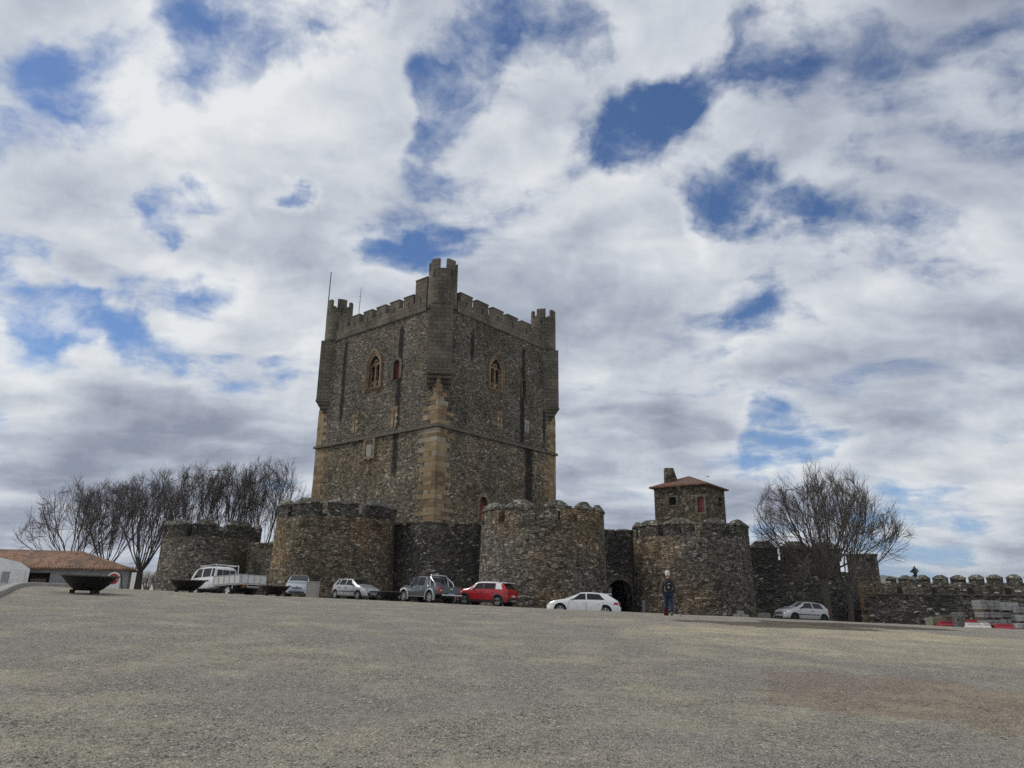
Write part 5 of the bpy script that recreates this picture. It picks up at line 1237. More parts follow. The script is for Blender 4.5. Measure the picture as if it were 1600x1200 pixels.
# grey double-cab pickup seen from behind
def pickup():
    L, hw = 5.08, .88; h = L / 2; th = radians(42)
    loc, rt = place(687.5, 48.3, (-sin(th), cos(th)), -h, .86)
    root = empty('pickup_truck', loc, 0, 'blue-grey double-cab pickup with bright roll bar, rear towards us', 'pickup truck'); root.rotation_euler = rt
    top = [(-h, 1.06), (-h + 1.52, 1.07), (-h + 1.58, 1.30), (-h + 1.74, 1.70), (-h + 1.95, 1.74), (-h + 2.9, 1.76), (h - 1.85, 1.70), (h - 1.22, 1.18), (h - 1.12, 1.13), (h - .5, 1.06), (h - .15, .98), (h - .03, .84), (h, .6)]
    belt = [(-h, 1.04), (-h + 1.5, 1.05), (h - 1.2, 1.05), (h - .6, .99), (h, .6)]
    plan = [(-h, hw * .97), (-h + .1, hw), (h - .8, hw), (h - .35, hw * .95), (h - .12, hw * .88), (h, hw * .72)]
    under = [(-h, .56), (-h + .9, .46), (-h + 1.4, .42), (h - .9, .42), (h - .2, .44), (h, .46)]
    B = Body(top, belt, plan, under, 84, .26); body = B.shell().build('body', 'p_grey', root, True, 38)
    c_ = MB(); c_.box((-h + .79, 0, 1.05), (1.38, 1.46, .9)); cut(body, [c_], False)
    axf, axr = h - .90, h - 3.90; wr = .37
    arches(body, (axf, axr), wr + .09, hw, root)
    for s_ in (1, -1):
        for w_ in ((h - 2.28, h - 1.50, h - 2.28, h - 1.86), (h - 3.12, h - 2.36, h - 3.08, h - 2.36)): B.side((*w_, .10, .86), s_, .007, 10, 4, True).build('window', 'glass', root, True, 60)
        for d_ in ((h - 2.32, h - 1.28, h - 2.32, h - 1.40), (h - 3.22, h - 2.34, h - 3.26, h - 2.34)):
            o = B.side((d_[0], d_[1], d_[2], d_[3], .52, 1.02), s_, .005, 10, 6).build('door', 'p_grey', root, True, 60); q = MB(); hx = d_[0] + .16; q.box((hx, s_ * (B.hw(hx, .93) + .02), .93), (.18, .035, .04)); q.build('handle', 'chrome', o, True)
            q = MB()
            for xa, xb in ((d_[0], d_[2]), (d_[1], d_[3])): q.tube([(xa + (xb - xa) * k / 6, s_ * (B.hw(xa + (xb - xa) * k / 6, .5 + .52 * k / 6) + .001), .5 + .52 * k / 6) for k in range(7)], .009, 4)
            q.build('door_seam', 'trim_black', root, True)
        for x in (axf, axr):
            q = MB(); r0 = wr + .085; rows = []
            for k in range(19):
                a = radians(-22 + 224 * k / 18); rows.append([(x + (r0 + dr) * cos(a), s_ * (hw + dy), wr + .02 + (r0 + dr) * sin(a)) for dr, dy in ((0, -.06), (.0, .05), (.05, .055), (.10, .03), (.11, -.05))])
            q.grid(rows); q.build('wheel_arch_flare', 'p_silver', root, True, 50); wheel(root, x, s_ * (hw - .13), wr, .25, s_, 6)
        bxp(root, 'side_step', 'chrome', (h - 2.4, s_ * (hw + .02), .40), (1.95, .12, .05), bev=.02)
        q = MB(); q.lathe([(.001, -.10), (.07, -.09), (.10, 0), (.08, .08), (.001, .09)], n=12); q.v = [Vector((v.x * .7 + h - 1.55, s_ * (hw + .10) + v.y * 1.2, 1.17 + v.z)) for v in q.v]; q.build('mirror', 'trim_black', root, True, 60)
        o = bxp(root, 'tail_light', 'lamp_red', (-h + .10, s_ * (hw - .06), .86), (.22, .17, .42), bev=.02); bxp(root, 'reversing_lamp', 'lamp_clear', (-h - .0, s_ * (hw - .055), .82), (.04, .12, .09), 0, o)
        B.side((h - .5, h - .14, h - .48, h - .18, .76, .93), s_, .008, 6, 4).build('headlight', 'lamp_clear', root, True, 60)
    bxp(root, 'tailgate', 'p_grey', (-h - .012, 0, .84), (.06, 1.36, .46), bev=.015); tg = bxp(root, 'tailgate_handle', 'chrome', (-h - .05, 0, .92), (.03, .24, .07))
    bxp(root, 'rear_bumper', 'chrome', (-h - .14, 0, .53), (.16, 1.62, .10), bev=.03); bxp(root, 'bumper_step', 'trim_black', (-h - .08, 0, .60), (.2, 1.2, .08)); bxp(root, 'number_plate', 'plate_dark', (-h - .2, .08, .60), (.02, .5, .11))
    bxp(root, 'front_bumper', 'p_grey', (h - .0, 0, .56), (.16, 1.5, .2), bev=.05); bxp(root, 'chassis', 'trim_black', (-.1, 0, .42), (4.2, .9, .14)); q = MB(); q.tube([(axr, -.7, wr), (axr, .7, wr)], .07, 8); q.tube([(axf, -.7, wr), (axf, .7, wr)], .05, 8); q.build('axle', 'trim_black', root, True)
    B.screen(h - 1.18, h - 1.80, .92, .94).build('windscreen', 'glass', root, True, 60)
    q = MB(); q.poly([(-h + 1.535, -.66, 1.14), (-h + 1.535, .66, 1.14), (-h + 1.68, .58, 1.62), (-h + 1.68, -.58, 1.62)]); q.build('rear_window', 'glass', root, True)
    q = MB(); q.tube([(-h + 1.32, -.76, 1.06), (-h + 1.38, -.74, 1.45), (-h + 1.46, -.64, 1.79), (-h + 1.46, .64, 1.79), (-h + 1.38, .74, 1.45), (-h + 1.32, .76, 1.06)], .042, 8)
    for s_ in (-1, 1): q.tube([(-h + 1.42, s_ * .68, 1.66), (-h + .98, s_ * .76, 1.40), (-h + .78, s_ * .77, 1.25), (-h + .74, s_ * .77, 1.06)], .042, 8)
    q.build('roll_bar', 'chrome', root, True, 60)
pickup()

# white dropside truck
def truck():
    th = radians(60); L = 4.95; h = L / 2; hw = .98
    loc, rt = place(373.5, 43., (-sin(th), cos(th)), -h, 1.0, -.05)
    root = empty('flatbed_truck', loc, 0, 'old white dropside truck with double cab, tailgate towards us', 'truck'); root.rotation_euler = (rt[0], rt[1] + radians(2.6), rt[2]); root.scale = (1, 1, 1)
    cb0 = h - 2.45
    top = [(cb0, 1.66), (cb0 + .12, 1.78), (cb0 + .4, 1.82), (h - .95, 1.83), (h - .72, 1.79), (h - .55, 1.68), (h - .20, 1.22), (h - .08, 1.12), (h, .75)]
    belt = [(cb0, 1.12), (h - .5, 1.10), (h, .75)]
    B = Body(top, belt, [(cb0, .84), (cb0 + .1, .86), (h - .5, .86), (h - .12, .82), (h, .74)], [(cb0, .52), (h, .5)], 48, .12)
    body = B.shell().build('cab', 'p_white', root, True, 38); arches(body, (h - .85,), .40, .86, root)
    for s_ in (1, -1):
        for w_ in ((h - 1.22, h - .42, h - 1.20, h - .78), (h - 2.02, h - 1.32, h - 2.0, h - 1.30), (h - 2.34, h - 2.12, h - 2.32, h - 2.10)): B.side((*w_, .14, .84), s_, .007, 8, 4, True).build('window', 'glass', root, True, 60)
        q = MB(); q.box((h - .45, s_ * 1.03, 1.28), (.07, .18, .26)); q.build('mirror', 'trim_black', root, True)
        for d_ in ((h - 1.28, h - .40), (h - 2.06, h - 1.30)):
            o = B.side((d_[0], d_[1], d_[0], d_[1] - .05, .55, 1.08), s_, .005, 6, 5).build('door', 'p_white', root, True, 60); q = MB(); q.box((d_[0] + .12, s_ * .885, 1.0), (.14, .03, .035)); q.build('handle', 'trim_black', o, True)
        wheel(root, h - .85, s_ * .74, .32, .2, s_, 4, 'p_dull'); wheel(root, -h + 1.15, s_ * .74, .32, .3, s_, 4, 'p_dull')
        bxp(root, 'headlight', 'lamp_clear', (h - .0, s_ * .55, .82), (.08, .24, .16), bev=.02)
    B.screen(h - .22, h - .58, .95, .97).build('windscreen', 'glass', root, True, 60)
    for y0, y1 in ((-.66, -.28), (-.24, .24), (.28, .66)): bxp(root, 'rear_window', 'glass', (cb0 + .035, (y0 + y1) / 2, 1.43), (.10, y1 - y0, .36))
    bx0 = -h; bx1 = cb0 - .12; zd_ = .72; sh_ = .45
    bxp(root, 'deck', 'p_dull', ((bx0 + bx1) / 2, 0, zd_ - .05), (bx1 - bx0, 2 * hw - .06, .09)); bxp(root, 'chassis', 'trim_black', (-.3, 0, .50), (L - .7, .76, .2))
    def dropside(name, p0, p1):
        p0, p1 = Vector(p0), Vector(p1); d = p1 - p0; n = d.length; d.normalize(); rz = atan2(d.y, d.x); mid = (p0 + p1) / 2; o = None
        q = MB()
        for k in range(3): q.box(mid + Vector((0, 0, .075 + k * .153)), (n, .03, .148), rz)
        o = q.build(name, 'p_dull', root, True); k_ = max(2, round(n / .48))
        q = MB()
        for k in range(k_ + 1):
            q.box(p0 + d * (.03 + (n - .06) * k / k_) + Vector((0, 0, sh_ / 2)), (.05, .06, sh_), rz)
        q.box(mid + Vector((0, 0, sh_ + .012)), (n, .07, .03), rz); q.box(mid + Vector((0, 0, -.02)), (n, .05, .04), rz); q.build('stake_rail', 'slab_pale', o, True)
    for s_ in (1, -1): dropside('dropside', (bx0 + .04, s_ * (hw - .02), zd_), (bx1, s_ * (hw - .02), zd_))
    dropside('tailgate', (bx0, -hw + .04, zd_), (bx0, hw - .04, zd_)); dropside('headboard', (bx1, -hw + .04, zd_), (bx1, hw - .04, zd_))
    q = MB()
    for s_ in (1, -1): q.tube([(bx1 + .05, s_ * .82, zd_), (bx1 + .05, s_ * .82, 1.94)], .03, 6); q.tube([(h - .95, s_ * .70, 1.75), (h - .95, s_ * .72, 1.96)], .025, 6); q.tube([(bx1 + .05, s_ * .80, 1.88), (h - .95, s_ * .72, 1.9)], .018, 6)
    q.tube([(bx1 + .05, -.82, 1.89), (bx1 + .05, .82, 1.89)], .03, 6); q.tube([(h - .95, -.72, 1.9), (h - .95, .72, 1.9)], .022, 6); q.build('ladder_rack', 'p_dull', root, True)
    q = MB(); q.tube([(bx0 + .05, -.42, .70), (bx0 + .05, -.42, .50), (bx0 + .05, .42, .50), (bx0 + .05, .42, .70)], .03, 6); q.build('under_run_frame', 'p_dull', root, True)
    bxp(root, 'tail_light', 'lamp_orange', (bx0 + .1, .62, .58), (.06, .16, .1)); bxp(root, 'tail_light', 'lamp_red', (bx0 + .1, -.62, .58), (.06, .16, .1)); bxp(root, 'number_plate', 'trim_black', (bx0 + .08, -.1, .46), (.03, .5, .12)); bxp(root, 'rear_beam', 'wood', (bx0 + .16, 0, .5), (.06, 1.5, .08))
    for s_ in (1, -1): bxp(root, 'mudguard', 'p_dull', (-h + .72, s_ * .76, .62), (.05, .34, .42)); bxp(root, 'mudflap', 'rubber', (-h + .66, s_ * .76, .42), (.02, .32, .3))
    q = MB(); q.tube([(-h + 1.15, -.7, .32), (-h + 1.15, .7, .32)], .08, 8); q.build('axle', 'trim_black', root, True)
truck()

# ------------------------------------------------------------------ person walking away with a backpack
def skinned(name, chains, m, parent, sub=1):
    """grow one continuous surface over connected joints: chains share joints by name"""
    names = {}; vs, es, rs = [], [], []
    for ch in chains:
        prev = None
        for key, p, r in ch:
            if key not in names: names[key] = len(vs); vs.append(p); rs.append(r)
            i = names[key]
            if prev is not None and prev != i: es.append((prev, i))
            prev = i
    me = bpy.data.meshes.new(name); me.from_pydata(vs, es, []); o = bpy.data.objects.new(name, me); COL.objects.link(o); o.parent = parent
    sk = o.modifiers.new('skin', 'SKIN'); sk.use_smooth_shade = True
    for k, v_ in enumerate(me.skin_vertices[0].data):
        r = rs[k]; v_.radius = r if isinstance(r, tuple) else (r, r); v_.use_root = (k == 0)
    if sub: md = o.modifiers.new('sub', 'SUBSURF'); md.levels = sub; md.render_levels = sub
    bpy.context.view_layer.update(); bake(o); o.data.materials.clear(); o.data.materials.append(MAT[m])
    auto_uv(o.data)
    return o
Yp = 31.0
pp = Vector((at(1046, 958, Yp).x, Yp, 0)); pp.z = gzr(pp.x, pp.y) - .01
per = empty('person', pp, 0, 'person with white hair and grey jacket walking towards the tower, seen from behind', 'person')
per.rotation_euler = (0, 0, radians(-6))
HS = (at(1045, 893, Yp).z - pp.z) / 1.74                                # scale of a 1.74 m figure
def S3(p): return (p[0] * HS, p[1] * HS, p[2] * HS)
def ch(*a): return [(k, S3(p), (r if not isinstance(r, tuple) else (r[0] * HS, r[1] * HS)) if isinstance(r, tuple) else r * HS) for k, p, r in a]
# facing +y; left is -x.  right leg back, left leg forward, weight on the left
legL = (('pel', (0, 0, .94), (.155, .115)), ('hipL', (-.09, .0, .88), .088), ('knL', (-.095, .09, .49), .060), ('anL', (-.10, .10, .09), .042), ('toL', (-.105, .27, .04), .036))
legR = (('pel', (0, 0, .94), (.155, .115)), ('hipR', (.09, .0, .88), .088), ('knR', (.085, -.02, .49), .060), ('anR', (.075, -.20, .125), .042), ('toR', (.08, -.09, .03), .036))
spine = (('pel', (0, 0, .94), (.155, .115)), ('waist', (0, .01, 1.10), (.145, .105)), ('chest', (0, .02, 1.30), (.165, .115)), ('nkb', (0, .02, 1.45), (.075, .07)), ('nk', (0, .03, 1.51), .055), ('hd1', (0, .045, 1.575), (.066, .078)), ('hd2', (0, .05, 1.655), (.078, .095)), ('hd3', (0, .04, 1.71), (.058, .075)))
def arm(s, n, dy): return (('chest', (0, .02, 1.30), (.165, .115)), ('sh' + n, (s * .185, .02, 1.40), .062), ('el' + n, (s * .245, dy * .4 - .02, 1.12), .045), ('wr' + n, (s * .255, dy, .88), .030), ('pm' + n, (s * .257, dy + .015, .80), (.018, .036)))
arms = [arm(-1, 'L', .06), arm(1, 'R', .0)]
fing = []
for s, n, dy in ((-1, 'L', .06), (1, 'R', .0)):
    for k, (off, ln_) in enumerate(((.034, .068), (.012, .078), (-.010, .074), (-.030, .058))):
        fing.append((('pm' + n, (s * .257, dy + .015, .80), (.018, .036)), (f'f{n}{k}a', (s * .255, dy + .015 + off, .80 - .045), .0095), (f'f{n}{k}b', (s * .249, dy + .02 + off, .80 - .045 - ln_ * .5), .0085), (f'f{n}{k}c', (s * .238, dy + .024 + off, .80 - .045 - ln_), .007)))
    fing.append((('pm' + n, (s * .257, dy + .015, .80), (.018, .036)), (f't{n}a', (s * .25, dy + .06, .80), .011), (f't{n}b', (s * .242, dy + .075, .765), .009), (f't{n}c', (s * .238, dy + .078, .735), .008)))
body = skinned('body', [ch(*c_) for c_ in (spine, legL, legR, *arms, *fing)], 'skin', per)
fat = lambda chn, d, keys: [(k, p, (tuple(x + d for x in r) if isinstance(r, tuple) else r + d)) for k, p, r in chn if k in keys]
jk = [fat(ch(*c_), .028 * HS, ('pel', 'waist', 'chest', 'nkb', 'shL', 'elL', 'wrL', 'shR', 'elR', 'wrR')) for c_ in (spine, *arms)]
skinned('jacket', jk, 'jacket', per)
jn = [fat(ch(*c_), .022 * HS, ('pel', 'hipL', 'knL', 'anL', 'hipR', 'knR', 'anR')) for c_ in (legL, legR)]
skinned('jeans', jn, 'denim', per)
for n, a, t_ in (('L', (-.10, .085, .075), (-.105, .30, .035)), ('R', (.075, -.225, .11), (.08, -.06, .03))):
    skinned('shoe', [[('a', S3(a), .055 * HS), ('b', S3(((a[0] + t_[0]) / 2, (a[1] + t_[1]) / 2, (a[2] + t_[2]) / 2 - .01)), .05 * HS), ('c', S3(t_), .042 * HS)]], 'shoe', per)
q = MB(); q.lathe([(.001, .135), (.05, .125), (.085, .09), (.102, .035), (.10, -.03), (.088, -.075), (.07, -.095)], n=18); q.v = [Vector((v_.x * .96, v_.y * 1.14 + .025, v_.z + 1.655)) * HS for v_ in q.v]
for v_ in q.v:
    if v_.y > .09 * HS and v_.z < 1.68 * HS: v_.y = .09 * HS
q.v = [v_ + jit3(v_ * 8, .006) for v_ in q.v]; q.build('hair', 'hair', per, True, 60)
for s in (-1, 1):
    q = MB(); q.lathe([(.001, .012), (.022, .008), (.03, 0), (.001, -.006)], n=10); q.v = [Vector((s * (.086 + abs(v_.z)), .045 + v_.x * .8, 1.63 + v_.y)) * HS for v_ in q.v]; q.build('ear', 'skin', per, True, 60)
q = MB(); q.lathe([(.001, .02), (.016, .0), (.012, -.03), (.001, -.035)], n=8); q.v = [Vector((v_.x, .145 + v_.y, 1.625 + v_.z)) * HS for v_ in q.v]; q.build('nose', 'skin', per, True, 60)
for s in (-1, 1):
    q = MB(); q.lathe([(.001, .012), (.011, 0), (.001, -.012)], n=8); q.v = [Vector((s * .034 + v_.x, .133 + v_.y, 1.66 + v_.z)) * HS for v_ in q.v]; q.build('eye', 'trim_black', per, True, 60)
q = MB(); q.tube([Vector((x, .132 - abs(x) * .25, 1.585)) * HS for x in (-.026, 0, .026)], .005 * HS, 5); q.build('mouth', 'red_plastic', per, True)
# backpack
bk = empty('backpack', pp + Vector((0, 0, 1.0 * HS)), radians(-6), 'black backpack with pale reflective strips worn by the person in jeans', 'backpack')
q = MB(); rows = []
for z, w, d in ((-.02, .10, .07), (.0, .135, .10), (.10, .15, .125), (.25, .148, .12), (.38, .13, .095), (.44, .10, .06), (.46, .06, .04)):
    rows.append([Vector((w * max(-1, min(1, 1.25 * cos(a))), -.125 - d * .5 + d * .62 * max(-1, min(1, 1.25 * sin(a))), z)) * HS for a in [2 * pi * k / 16 for k in range(16)]])
ids = q.grid(rows, close=True); q.face(ids[0]); q.face(ids[-1]); q.build('bag', 'nylon', bk, True, 50)
q = MB(); q.v = []; rows = []
for z, w in ((.02, .09), (.06, .11), (.18, .115), (.22, .10)): rows.append([Vector((w * max(-1, min(1, 1.3 * cos(a))), -.255 + .035 * max(-1, min(1, 1.3 * sin(a))), z)) * HS for a in [2 * pi * k / 12 for k in range(12)]])
ids = q.grid(rows, close=True); q.face(ids[0]); q.face(ids[-1]); q.build('pocket', 'nylon', bk, True, 50)
q = MB(); q.tube([Vector((x, -.262 + abs(x) * .25, .245 - .3 * abs(x) + .03 * (x > 0))) * HS for x in (-.11, -.05, 0, .05, .11)], .011 * HS, 5); q.build('strip', 'reflective', bk, True)
q = MB(); q.lathe([(.001, .006), (.032, .004), (.034, 0), (.001, -.004)], n=14); q.v = [Vector((v_.x - .015, -.294 + v_.z, .11 + v_.y)) * HS for v_ in q.v]; q.build('badge', 'reflective', bk, True)
for s in (-1, 1):
    q = MB(); q.tube([Vector(v_) * HS for v_ in ((s * .085, -.13, .40), (s * .095, -.10, .455), (s * .10, .03, .475), (s * .105, .15, .36), (s * .12, .145, .2), (s * .15, .02, .08), (s * .13, -.13, .04))], .017 * HS, 6); q.build('strap', 'nylon', bk, True, 60)
    q = MB(); q.tube([Vector(v_) * HS for v_ in ((s * .145, -.20, .16), (s * .16, -.16, .05), (s * .15, -.14, .0))], .01 * HS, 5); q.build('side_strap', 'reflective', bk, True)
# red bag at the left foot
rbp = Vector((at(1041.5, 957, Yp).x, Yp + .1, 0)); rbp.z = gzr(*rbp.xy); rb_ = empty('carrier_bag', rbp, radians(14), 'small dark red bag standing beside the left foot of the person', 'bag')
q = MB(); q.box((0, 0, .13), (.16, .11, .27), 0, .008, 1.1); q.build('sack', 'bag_red', rb_, True); q = MB(); q.tube([(-.06, 0, .26), (-.05, 0, .34), (.05, 0, .34), (.06, 0, .26)], .01, 5); q.build('handle', 'bag_red', rb_, True)

# ------------------------------------------------------------------ loose stones, stone box, slabs at the towers' feet
def stone(px, Y, d, label, name='stone_slab', m='slab_pale', rz=0., tilt=None, cat='stone', dz=0., group=None, taper=.97):
    p = put(px, Y); q = MB(); q.box((0, 0, d[2] / 2 - .04), d, 0, .012, taper, tilt)
    r = q.build(name, m); r.location = (p.x, p.y, p.z + dz); r.rotation_euler = (0, 0, rz)
    md = r.modifiers.new('bevel', 'BEVEL'); md.width = .02; md.segments = 1
    return tag(r, label, cat, group)
sb = empty('cabinet', put(489, 46.5), radians(-14), 'grey-green stone utility box standing beside the pale silver-blue car', 'cabinet')
q = MB(); q.box((0, 0, .42), (.62, .45, 1.02), 0, .004); q.build('casing', 'concrete', sb, True); q = MB(); q.box((-.335, 0, .40), (.06, .48, .98)); q.box((.0, 0, .955), (.70, .50, .05)); q.build('edging', 'slab_pale', sb, True)
gy = 58.2
stone(1008.5, 57., (.62, .16, .95), 'upright pale slab leaning on the wall right of the gate', rz=.2, m='slab')
stone(1020.5, 56.6, (.78, .18, .62), 'low wide slab leaning on the wall beside the upright slab', rz=.1, m='slab')
stone(1061, 31.6, (.16, .12, .12), 'little pale pointed rock on the ground right of the person', 'rock', 'granite', .5, None, 'rock', 0, None, .5)
stone(1153, 54.6, (.52, .45, .55), 'pale cut block at the foot of the house tower, taller than its neighbours', 'stone_block', 'granite', .1)
stone(1148, 54.0, (.42, .4, .3), 'squat pale block in front of the taller cut block at the house tower', 'stone_block', 'granite', -.1)
stone(1161, 54.0, (.42, .4, .3), 'small pale block at the right end of the cut blocks by the house tower', 'stone_block', 'granite', .2)
stone(1188, 58, (1.15, .5, .52), 'long pale stone bench block between the house tower and the three-door hatchback', 'stone_block', 'granite', -.15)

# ------------------------------------------------------------------ building materials stacked at the right edge
DP = at(1560, 960, 44)
def stackbox(px, py_bot, py_top, Y, pxw, label, name, m, cat, group, depth=.9, rz=0.):
    x = xat(px, Y, 960); zt_ = at(px, py_top, Y).z; zb_ = at(px, py_bot, Y).z; w = pxw * Y * .965 / F
    r = empty(name, (x, Y, zb_), rz, label, cat, group); H_ = zt_ - zb_
    return r, w, H_, depth
GS = 'grey stone slab packs stacked on pallets'
def slab_pack(px, y1, y0, Y, pxw, label, m='slab', n=2, rz=0., cols=3):
    r, w, H_, dp = stackbox(px, y1, y0, Y, pxw, label, 'slab_pack', m, 'slab pack', GS, .95, rz)
    ph = min(.10, H_ * .22); q = MB()
    for k in range(3): q.box((-w / 2 + .08 + (w - .16) * k / 2, 0, ph * .35), (.1, dp, ph * .65))
    q.box((0, 0, ph * .85), (w, dp, ph * .25)); q.build('pallet', 'wood', r, True)
    q = MB(); lh = (H_ - ph) / n
    for j in range(n):
        for i in range(cols):
            cw = w / cols; q.box((-w / 2 + cw * (i + .5) + rnd.uniform(-.02, .02), rnd.uniform(-.03, .03), ph + lh * (j + .5)), (cw - .02, dp - rnd.uniform(0, .12), lh - .015), rnd.uniform(-.02, .02), .006)
    q.build('slabs', m, r, True)
    return r
Yb = 44.2
slab_pack(1543, 955, 938, Yb + .3, 29, 'topmost grey slab pack of the tall left-hand stack', 'slab', 3)
slab_pack(1543.5, 967, 955.5, Yb + .3, 27, 'grey slab pack second from the top of the tall left-hand stack', 'slab', 2)
slab_pack(1545, 979, 967.5, Yb + .3, 25, 'lowest grey slab pack of the tall left-hand stack, behind white barriers', 'slab', 2)
slab_pack(1571, 956, 941, Yb + .7, 32, 'topmost slab pack of the middle stack, with paler blocks on its front', 'slab_pale', 2)
slab_pack(1567, 966.5, 956.5, Yb + .7, 29, 'slab pack in the middle of the middle stack', 'slab', 2)
slab_pack(1564, 977, 967, Yb + .6, 22, 'lowest slab pack of the middle stack, right above the large red barrier', 'slab_pale', 1, cols=2)
slab_pack(1592, 960, 948, Yb + .4, 24, 'top grey slab pack of the stack cut by the right edge of the photo', 'slab', 2)
slab_pack(1593, 973, 960.5, Yb + .1, 27, 'pale slab pack in the middle of the stack cut by the right edge', 'slab_pale', 2)
slab_pack(1593, 984, 973.5, Yb - .3, 25, 'lowest pale slab pack of the stack cut by the right edge, beside the red barrier', 'slab_pale', 1)
def barrier(px, y1, y0, Y, pxw, m, label, rz=0., group=None):
    """water-filled plastic road barrier: wide foot, stepped waist, narrow top"""
    r, w, H_, dp = stackbox(px, y1, y0, Y, pxw, label, 'road_barrier', m, 'barrier', group, .45, rz)
    q = MB(); prof = [(-.24, 0), (-.24, H_ * .28), (-.13, H_ * .55), (-.10, H_), (.10, H_), (.13, H_ * .55), (.24, H_ * .28), (.24, 0)]
    a = [q.vert((-w / 2, y, z)) for y, z in prof]; b_ = [q.vert((-w / 2 + w * .10, y, z)) for y, z in prof]
    c_ = [q.vert((w / 2 - w * .10, y, z * .98)) for y, z in prof]; d_ = [q.vert((w / 2, y * .8, z * .72)) for y, z in prof]
    q.face(a); q.face(d_)
    for s0, s1 in ((a, b_), (b_, c_), (c_, d_)):
        for k in range(8): q.face((s0[k], s0[(k + 1) % 8], s1[(k + 1) % 8], s1[k]))
    o = q.build('shell', m, r, True); md = o.modifiers.new('bevel', 'BEVEL'); md.width = .02; md.segments = 2
    for k in (-1, 1): q = MB(); q.box((k * w * .22, -.235, H_ * .16), (w * .18, .03, H_ * .2)); q.build('lifting_slot', 'trim_black' if m == 'red_plastic' else 'slab', r, True)
    return r
barrier(1518, 982.5, 973, Yb - 1.2, 22, 'white_plastic', 'longer white plastic barrier below the tall slab stack, left of the other white one', 0., 'white plastic barriers')
barrier(1537, 983, 973, Yb - 1.3, 13, 'white_plastic', 'shorter white plastic barrier between the longer white one and the large red one', .1, 'white plastic barriers')
barrier(1566, 984.5, 974.5, Yb - 1.5, 28, 'red_plastic', 'large faded red plastic barrier under the slab stacks', 0., 'red plastic barriers')
barrier(1476, 979.5, 970, Yb + 1.5, 24, 'red_plastic', 'red plastic barrier in front of the mossy stone block', .1, 'red plastic barriers')
barrier(1520, 973, 968, Yb + 1.0, 22, 'red_plastic', 'dark red barrier half hidden behind the white barriers', 0., 'red plastic barriers')
r, w, H_, dp = stackbox(1461, 977.5, 965.5, Yb + 2.4, 22, 'low mossy stone block behind the red barrier at the retaining wall', 'stone_trough', 'green_stone', 'stone block', None)
q = MB(); q.box((0, 0, H_ / 2), (w, .8, H_), 0, .01); o = q.build('trough', 'green_stone', r, True)
r, w, H_, dp = stackbox(1479, 971, 962, Yb + 3, 26, 'bundle of weathered timber boards behind the red barrier', 'timber_bundle', 'wood', 'timber', None)
for k in range(4): q = MB(); q.box((rnd.uniform(-.06, .06), 0, H_ * (k + .5) / 4), (w, .7, H_ / 4 - .02), rnd.uniform(-.03, .03)); q.build('board', 'wood', r, True)
r, w, H_, dp = stackbox(1497.5, 980.5, 959.5, Yb + .6, 13.5, 'upright cage of grey wire mesh filled with stones', 'wire_cage', 'wire', 'wire cage', None)
q = MB()
for k in range(7): z = H_ * k / 6; q.tube([(-w / 2, -w / 2, z), (w / 2, -w / 2, z), (w / 2, w / 2, z), (-w / 2, w / 2, z), (-w / 2, -w / 2, z)], .014, 4)
for k in range(6):
    x = -w / 2 + w * k / 5
    for p_ in ((x, -w / 2), (x, w / 2), (-w / 2, x), (w / 2, x)): q.tube([(*p_, 0), (*p_, H_)], .012, 4)
q.build('mesh', 'wire', r, True); q = MB()
for k in range(60): d = rnd.uniform(.08, .14); q.box((rnd.uniform(-w / 2 + .07, w / 2 - .07), rnd.uniform(-w / 2 + .07, w / 2 - .07), .06 + (H_ * .92 - .06) * rnd.random()), (d, d * .9, d * .7), rnd.random() * 3, .02)
q.build('stone_fill', 'slab', r, True)

